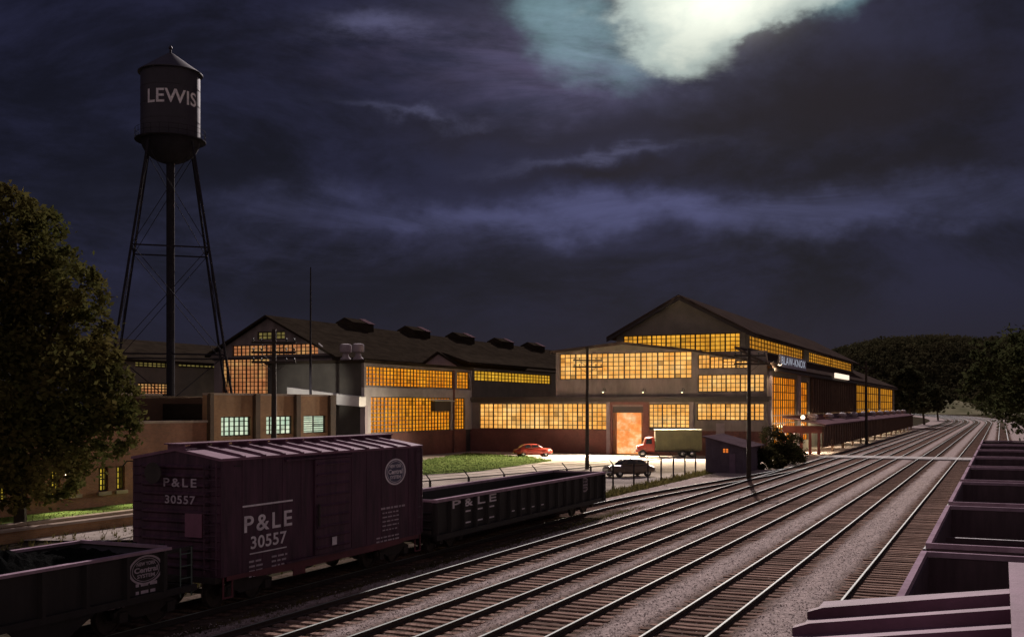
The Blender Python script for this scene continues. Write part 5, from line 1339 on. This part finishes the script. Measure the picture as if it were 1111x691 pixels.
for _ in range(5200):
    Y = r8.uniform(810, 1100); X = r8.uniform((880 - CX) / FPX * Y, (1160 - CX) / FPX * Y); z = hill_z(X, Y); hgt = r8.uniform(4, 8.5); wd2 = hgt * r8.uniform(.3, .5)
    for _ in range(9):
        p = Vector((X + r8.gauss(0, wd2 * .5), Y + r8.gauss(0, wd2 * .5), z + hgt * r8.uniform(.15, 1.0))); s = r8.uniform(.8, 2.0)
        a = Vector((r8.gauss(0, 1), r8.gauss(0, 1), r8.gauss(0, .8))).normalized() * s; b_ = a.orthogonal().normalized() * s * .7
        m_.add([p - a, p - b_, p + a, p + b_], [(0, 1, 2, 3)])
structure(m_.build('forest', leafmat('hill_leaves', (0.04, 0.042, 0.022), (0.10, 0.088, 0.045), .25, .03), fix=False), 'stuff')
m_ = MB(); vs = []; cS = Fd(1040, 440, 830)
for j in range(17):
    for i in range(25):
        x = -42 + 84 * i / 24; y = -60 + 140 * j / 16; q = max(0, 1 - (x / 42) ** 2) * max(0, min(1, (y + 60) / 90)) * (1 if y < 50 else max(0, (80 - y) / 30)); vs.append((cS.x + x, cS.y + y, -1 + 12 * q))
m_.add(vs, [(j * 25 + i, j * 25 + i + 1, (j + 1) * 25 + i + 1, (j + 1) * 25 + i) for j in range(16) for i in range(24)])
structure(m_.build('grassy_slope', drygrass, smooth=True, fix=False))

# ------------------------------------------------------------------ night sky: moon behind broken cloud
world = bpy.data.worlds.new('World'); scene.world = world; world.use_nodes = True
wn = world.node_tree; wl_ = wn.links
class N:
    def __init__(self, s): self.s = s
    def _b(self, o, op, rev=False):
        n = wn.nodes.new('ShaderNodeMath'); n.operation = op
        for i, q in enumerate((o, self) if rev else (self, o)):
            if isinstance(q, N): wl_.new(q.s, n.inputs[i])
            else: n.inputs[i].default_value = q
        return N(n.outputs[0])
    def __add__(self, o): return self._b(o, 'ADD')
    __radd__ = __add__
    def __sub__(self, o): return self._b(o, 'SUBTRACT')
    def __rsub__(self, o): return self._b(o, 'SUBTRACT', True)
    def __mul__(self, o): return self._b(o, 'MULTIPLY')
    __rmul__ = __mul__
    def __truediv__(self, o): return self._b(o, 'DIVIDE')
    def __pow__(self, o): return self._b(o, 'POWER')
def fn1(op, a, b_=None):
    n = wn.nodes.new('ShaderNodeMath'); n.operation = op; wl_.new(a.s, n.inputs[0])
    if b_ is not None:
        if isinstance(b_, N): wl_.new(b_.s, n.inputs[1])
        else: n.inputs[1].default_value = b_
    return N(n.outputs[0])
def sm(a, lo, hi):
    n = wn.nodes.new('ShaderNodeMapRange'); n.interpolation_type = 'SMOOTHSTEP'; wl_.new(a.s, n.inputs[0]); n.inputs[1].default_value = lo; n.inputs[2].default_value = hi
    return N(n.outputs[0])
tc = wn.nodes.new('ShaderNodeTexCoord'); vdir = tc.outputs['Generated']
sx = wn.nodes.new('ShaderNodeSeparateXYZ'); wl_.new(vdir, sx.inputs[0])
vx, vy, vz = N(sx.outputs[0]), N(sx.outputs[1]), N(sx.outputs[2])
az = fn1('ARCTAN2', vx, vy); elv = fn1('ARCSINE', vz)
def wnoise(scale, detail, rough, sc=(1, 1, 1), dist=0.0):
    mp = wn.nodes.new('ShaderNodeMapping'); mp.inputs['Scale'].default_value = sc; wl_.new(vdir, mp.inputs[0])
    n = wn.nodes.new('ShaderNodeTexNoise'); n.inputs['Scale'].default_value = scale; n.inputs['Detail'].default_value = detail; n.inputs['Roughness'].default_value = rough; n.inputs['Distortion'].default_value = dist
    wl_.new(mp.outputs[0], n.inputs['Vector']); return n
nw = wnoise(6.5, 5, .55, (1, 1, 1.6)); sc3 = wn.nodes.new('ShaderNodeSeparateColor'); wl_.new(nw.outputs['Color'], sc3.inputs[0])
wax, wel = (N(sc3.outputs[0]) - .5), (N(sc3.outputs[1]) - .5)
nf = wnoise(22, 6, .6, (1, 1, 1.5)); sf3 = wn.nodes.new('ShaderNodeSeparateColor'); wl_.new(nf.outputs['Color'], sf3.inputs[0])
A_ = az + wax * .10 + (N(sf3.outputs[0]) - .5) * .045; E_ = elv + wel * .085 + (N(sf3.outputs[1]) - .5) * .03
def aim(px, py):
    a = math.atan((px - CX) / FPX); return a, math.atan((HY - py) / FPX * math.cos(a))
def blob(px, py, rx, ry, rot=0.0, warp=1.0):
    a0_, e0_ = aim(px, py); da, de = ((A_ if warp else az) - a0_), ((E_ if warp else elv) - e0_); c, s_ = math.cos(R(rot)), math.sin(R(rot))
    p = (da * c + de * s_) * (FPX / rx); q = (de * c - da * s_) * (FPX / ry)
    return fn1('EXPONENT', (p * p + q * q) * -1.0)
wisp = N(wnoise(5.0, 9, .70, (1, 1, 4.5), .6).outputs['Fac']); cloud = N(wnoise(3.2, 9, .66, (1, 1, 2.2), .4).outputs['Fac'])
def vmix(f, a, b_):
    n = wn.nodes.new('ShaderNodeMix'); n.data_type = 'RGBA'; n.clamp_factor = True
    wl_.new(f.s, n.inputs[0])
    for i, q in ((6, a), (7, b_)):
        if isinstance(q, tuple): n.inputs[i].default_value = (*q, 1)
        else: wl_.new(q, n.inputs[i])
    return n.outputs[2]
def vadd(f, a, c):
    n = wn.nodes.new('ShaderNodeMix'); n.data_type = 'RGBA'; n.blend_type = 'ADD'; n.clamp_factor = False
    wl_.new(f.s, n.inputs[0]); wl_.new(a, n.inputs[6]); n.inputs[7].default_value = (*c, 1); return n.outputs[2]
col = vmix(sm(cloud, .40, .64), (.0050, .0048, .0112), (.0152, .0155, .0400))
col = vmix(sm(elv, .14, .03), col, (.0098, .0094, .0225))
col = vadd((blob(720, 234, 340, 17) + blob(960, 243, 150, 13) * .5) * (sm(wisp, .15, .65) * .8 + .2), col, (.056, .060, .130))
col = vadd(blob(360, 262, 250, 40) * sm(wisp, .35, .7), col, (.016, .016, .036))
col = vadd((blob(620, 75, 110, 50) * .8 + blob(460, 60, 120, 40) * .3) * sm(wisp, .36, .66), col, (.055, .042, .085))
col = vadd((blob(665, 171, 95, 7, 3) + blob(480, 129, 90, 6, -2) * .8 + blob(400, 34, 60, 16) * .7) * sm(wisp, .34, .66), col, (.075, .078, .14))
# opening around the moon
col = vadd(blob(700, 20, 190, 95) * (sm(cloud, .25, .6) * .8 + .2), col, (.050, .052, .085))
teal = blob(615, 22, 62, 42, -25) + blob(900, 4, 95, 24, 8) * .9 + blob(690, 60, 70, 40) * .4
col = vadd(sm(teal, .15, .95) * sm(cloud, .22, .58), col, (.125, .235, .235))
core = blob(778, -8, 100, 58) + blob(738, 42, 46, 36, 22) + blob(866, 4, 74, 30, 8) * .85 + blob(695, -8, 50, 38) * .6 - blob(822, 47, 17, 10) * .65 - blob(905, 70, 60, 34) * .8
core = core * (sm(cloud, .20, .55) * .5 + .55) + (wisp - .5) * .7 + (N(nf.outputs['Fac']) - .5) * .55
col = vmix(sm(core, .24, .95), col, (.47, .555, .52))
col = vmix(sm(core, .85, 1.6), col, (.70, .76, .67))
col = vadd(blob(780, -4, 60, 34, 0, 0), col, (.55, .52, .42))
# heavy dark banks
col = vmix((blob(660, 192, 110, 13) + blob(930, 95, 150, 46, -6) * 1.0 + blob(760, 140, 190, 30) * .7 + blob(540, 140, 130, 20) * .5 + blob(980, 190, 150, 24) * .6) * .8, col, (.011, .0085, .0135))
# the sky behind the viewer: brightened, an added fill for faces turned to the camera
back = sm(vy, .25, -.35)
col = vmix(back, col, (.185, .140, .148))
col = vmix(sm(elv, .50, .95) * .9, col, (.075, .062, .092))  # upper sky out of view, brightened as added soft fill from above
col = vmix(sm(vz, -.01, -.12), col, (.012, .010, .014))
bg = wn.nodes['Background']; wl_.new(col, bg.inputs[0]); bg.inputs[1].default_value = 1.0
sky = wn.nodes.new('ShaderNodeTexSky'); sky.sky_type = 'NISHITA'; sky.sun_disc = False
MAZ, MEL = aim(780, -6); MEL += R(6)
sky.sun_elevation = MEL; sky.sun_rotation = MAZ
bg2 = wn.nodes.new('ShaderNodeBackground'); wl_.new(sky.outputs[0], bg2.inputs[0]); bg2.inputs[1].default_value = 0.0006
ads = wn.nodes.new('ShaderNodeAddShader'); wl_.new(bg.outputs[0], ads.inputs[0]); wl_.new(bg2.outputs[0], ads.inputs[1]); wl_.new(ads.outputs[0], wn.nodes['World Output'].inputs[0])

sun = bpy.data.lights.new('moon', 'SUN'); sun.energy = 4.6; sun.angle = R(0.6); sun.color = (1.0, .86, .86)
so_ = bpy.data.objects.new('moon', sun); COL.objects.link(so_)
mdir = Vector((math.sin(MAZ) * math.cos(MEL), math.cos(MAZ) * math.cos(MEL), math.sin(MEL)))
so_.rotation_euler = (-mdir).to_track_quat('-Z', 'Y').to_euler()

# floodlight over the white canopy (its fixture stands on the brick building roof)
fl = tthing('floodlight', 'small floodlight fixture standing on the brown brick building roof', 'floodlight', Fu(362, 430, BU2)[0] - 3, BU2 - 6, zbt - .6, su=False)
m_ = MB(); m_.tube((0, 0, 0), (0, 0, .35), .05); m_.build('stand', trim_dk, fl)
m_ = MB(); m_.lathe([(.1, 0), (.3, .3), (.28, .32), (.05, .1)], 12, (0, 0, .3)); m_.build('lamp_shade', lamp_enamel, fl)
fp = W(Fu(362, 430, BU2)[0] - 3, BU2 - 6, zbt + .2)
tgt = W(so - 1, Fs(345, 430, so)[0], 7.5)
point_light('floodlight_beam', fp, 26000, (1, .93, .84), .2, 18, tgt - fp, .8)

# ------------------------------------------------------------------ camera
cam = bpy.data.cameras.new('camera'); co_ = bpy.data.objects.new('camera', cam); COL.objects.link(co_); scene.camera = co_
co_.location = (0, 0, H); co_.rotation_euler = (math.pi / 2, 0, 0)
cam.sensor_fit = 'HORIZONTAL'; cam.sensor_width = 36; cam.lens = 36 * FPX / 1111
cam.shift_y = (HY - 345.5) / 1111; cam.clip_end = 6000; cam.clip_start = .1
vs_ = scene.view_settings; vs_.view_transform = 'Standard'; vs_.look = 'None'; vs_.exposure = 0.0; vs_.gamma = 1.0; vs_.use_curve_mapping = False
scene.render.engine = 'CYCLES'; scene.cycles.use_denoising = True; scene.cycles.max_bounces = 6; scene.cycles.transparent_max_bounces = 12
scene.cycles.sample_clamp_indirect = 4
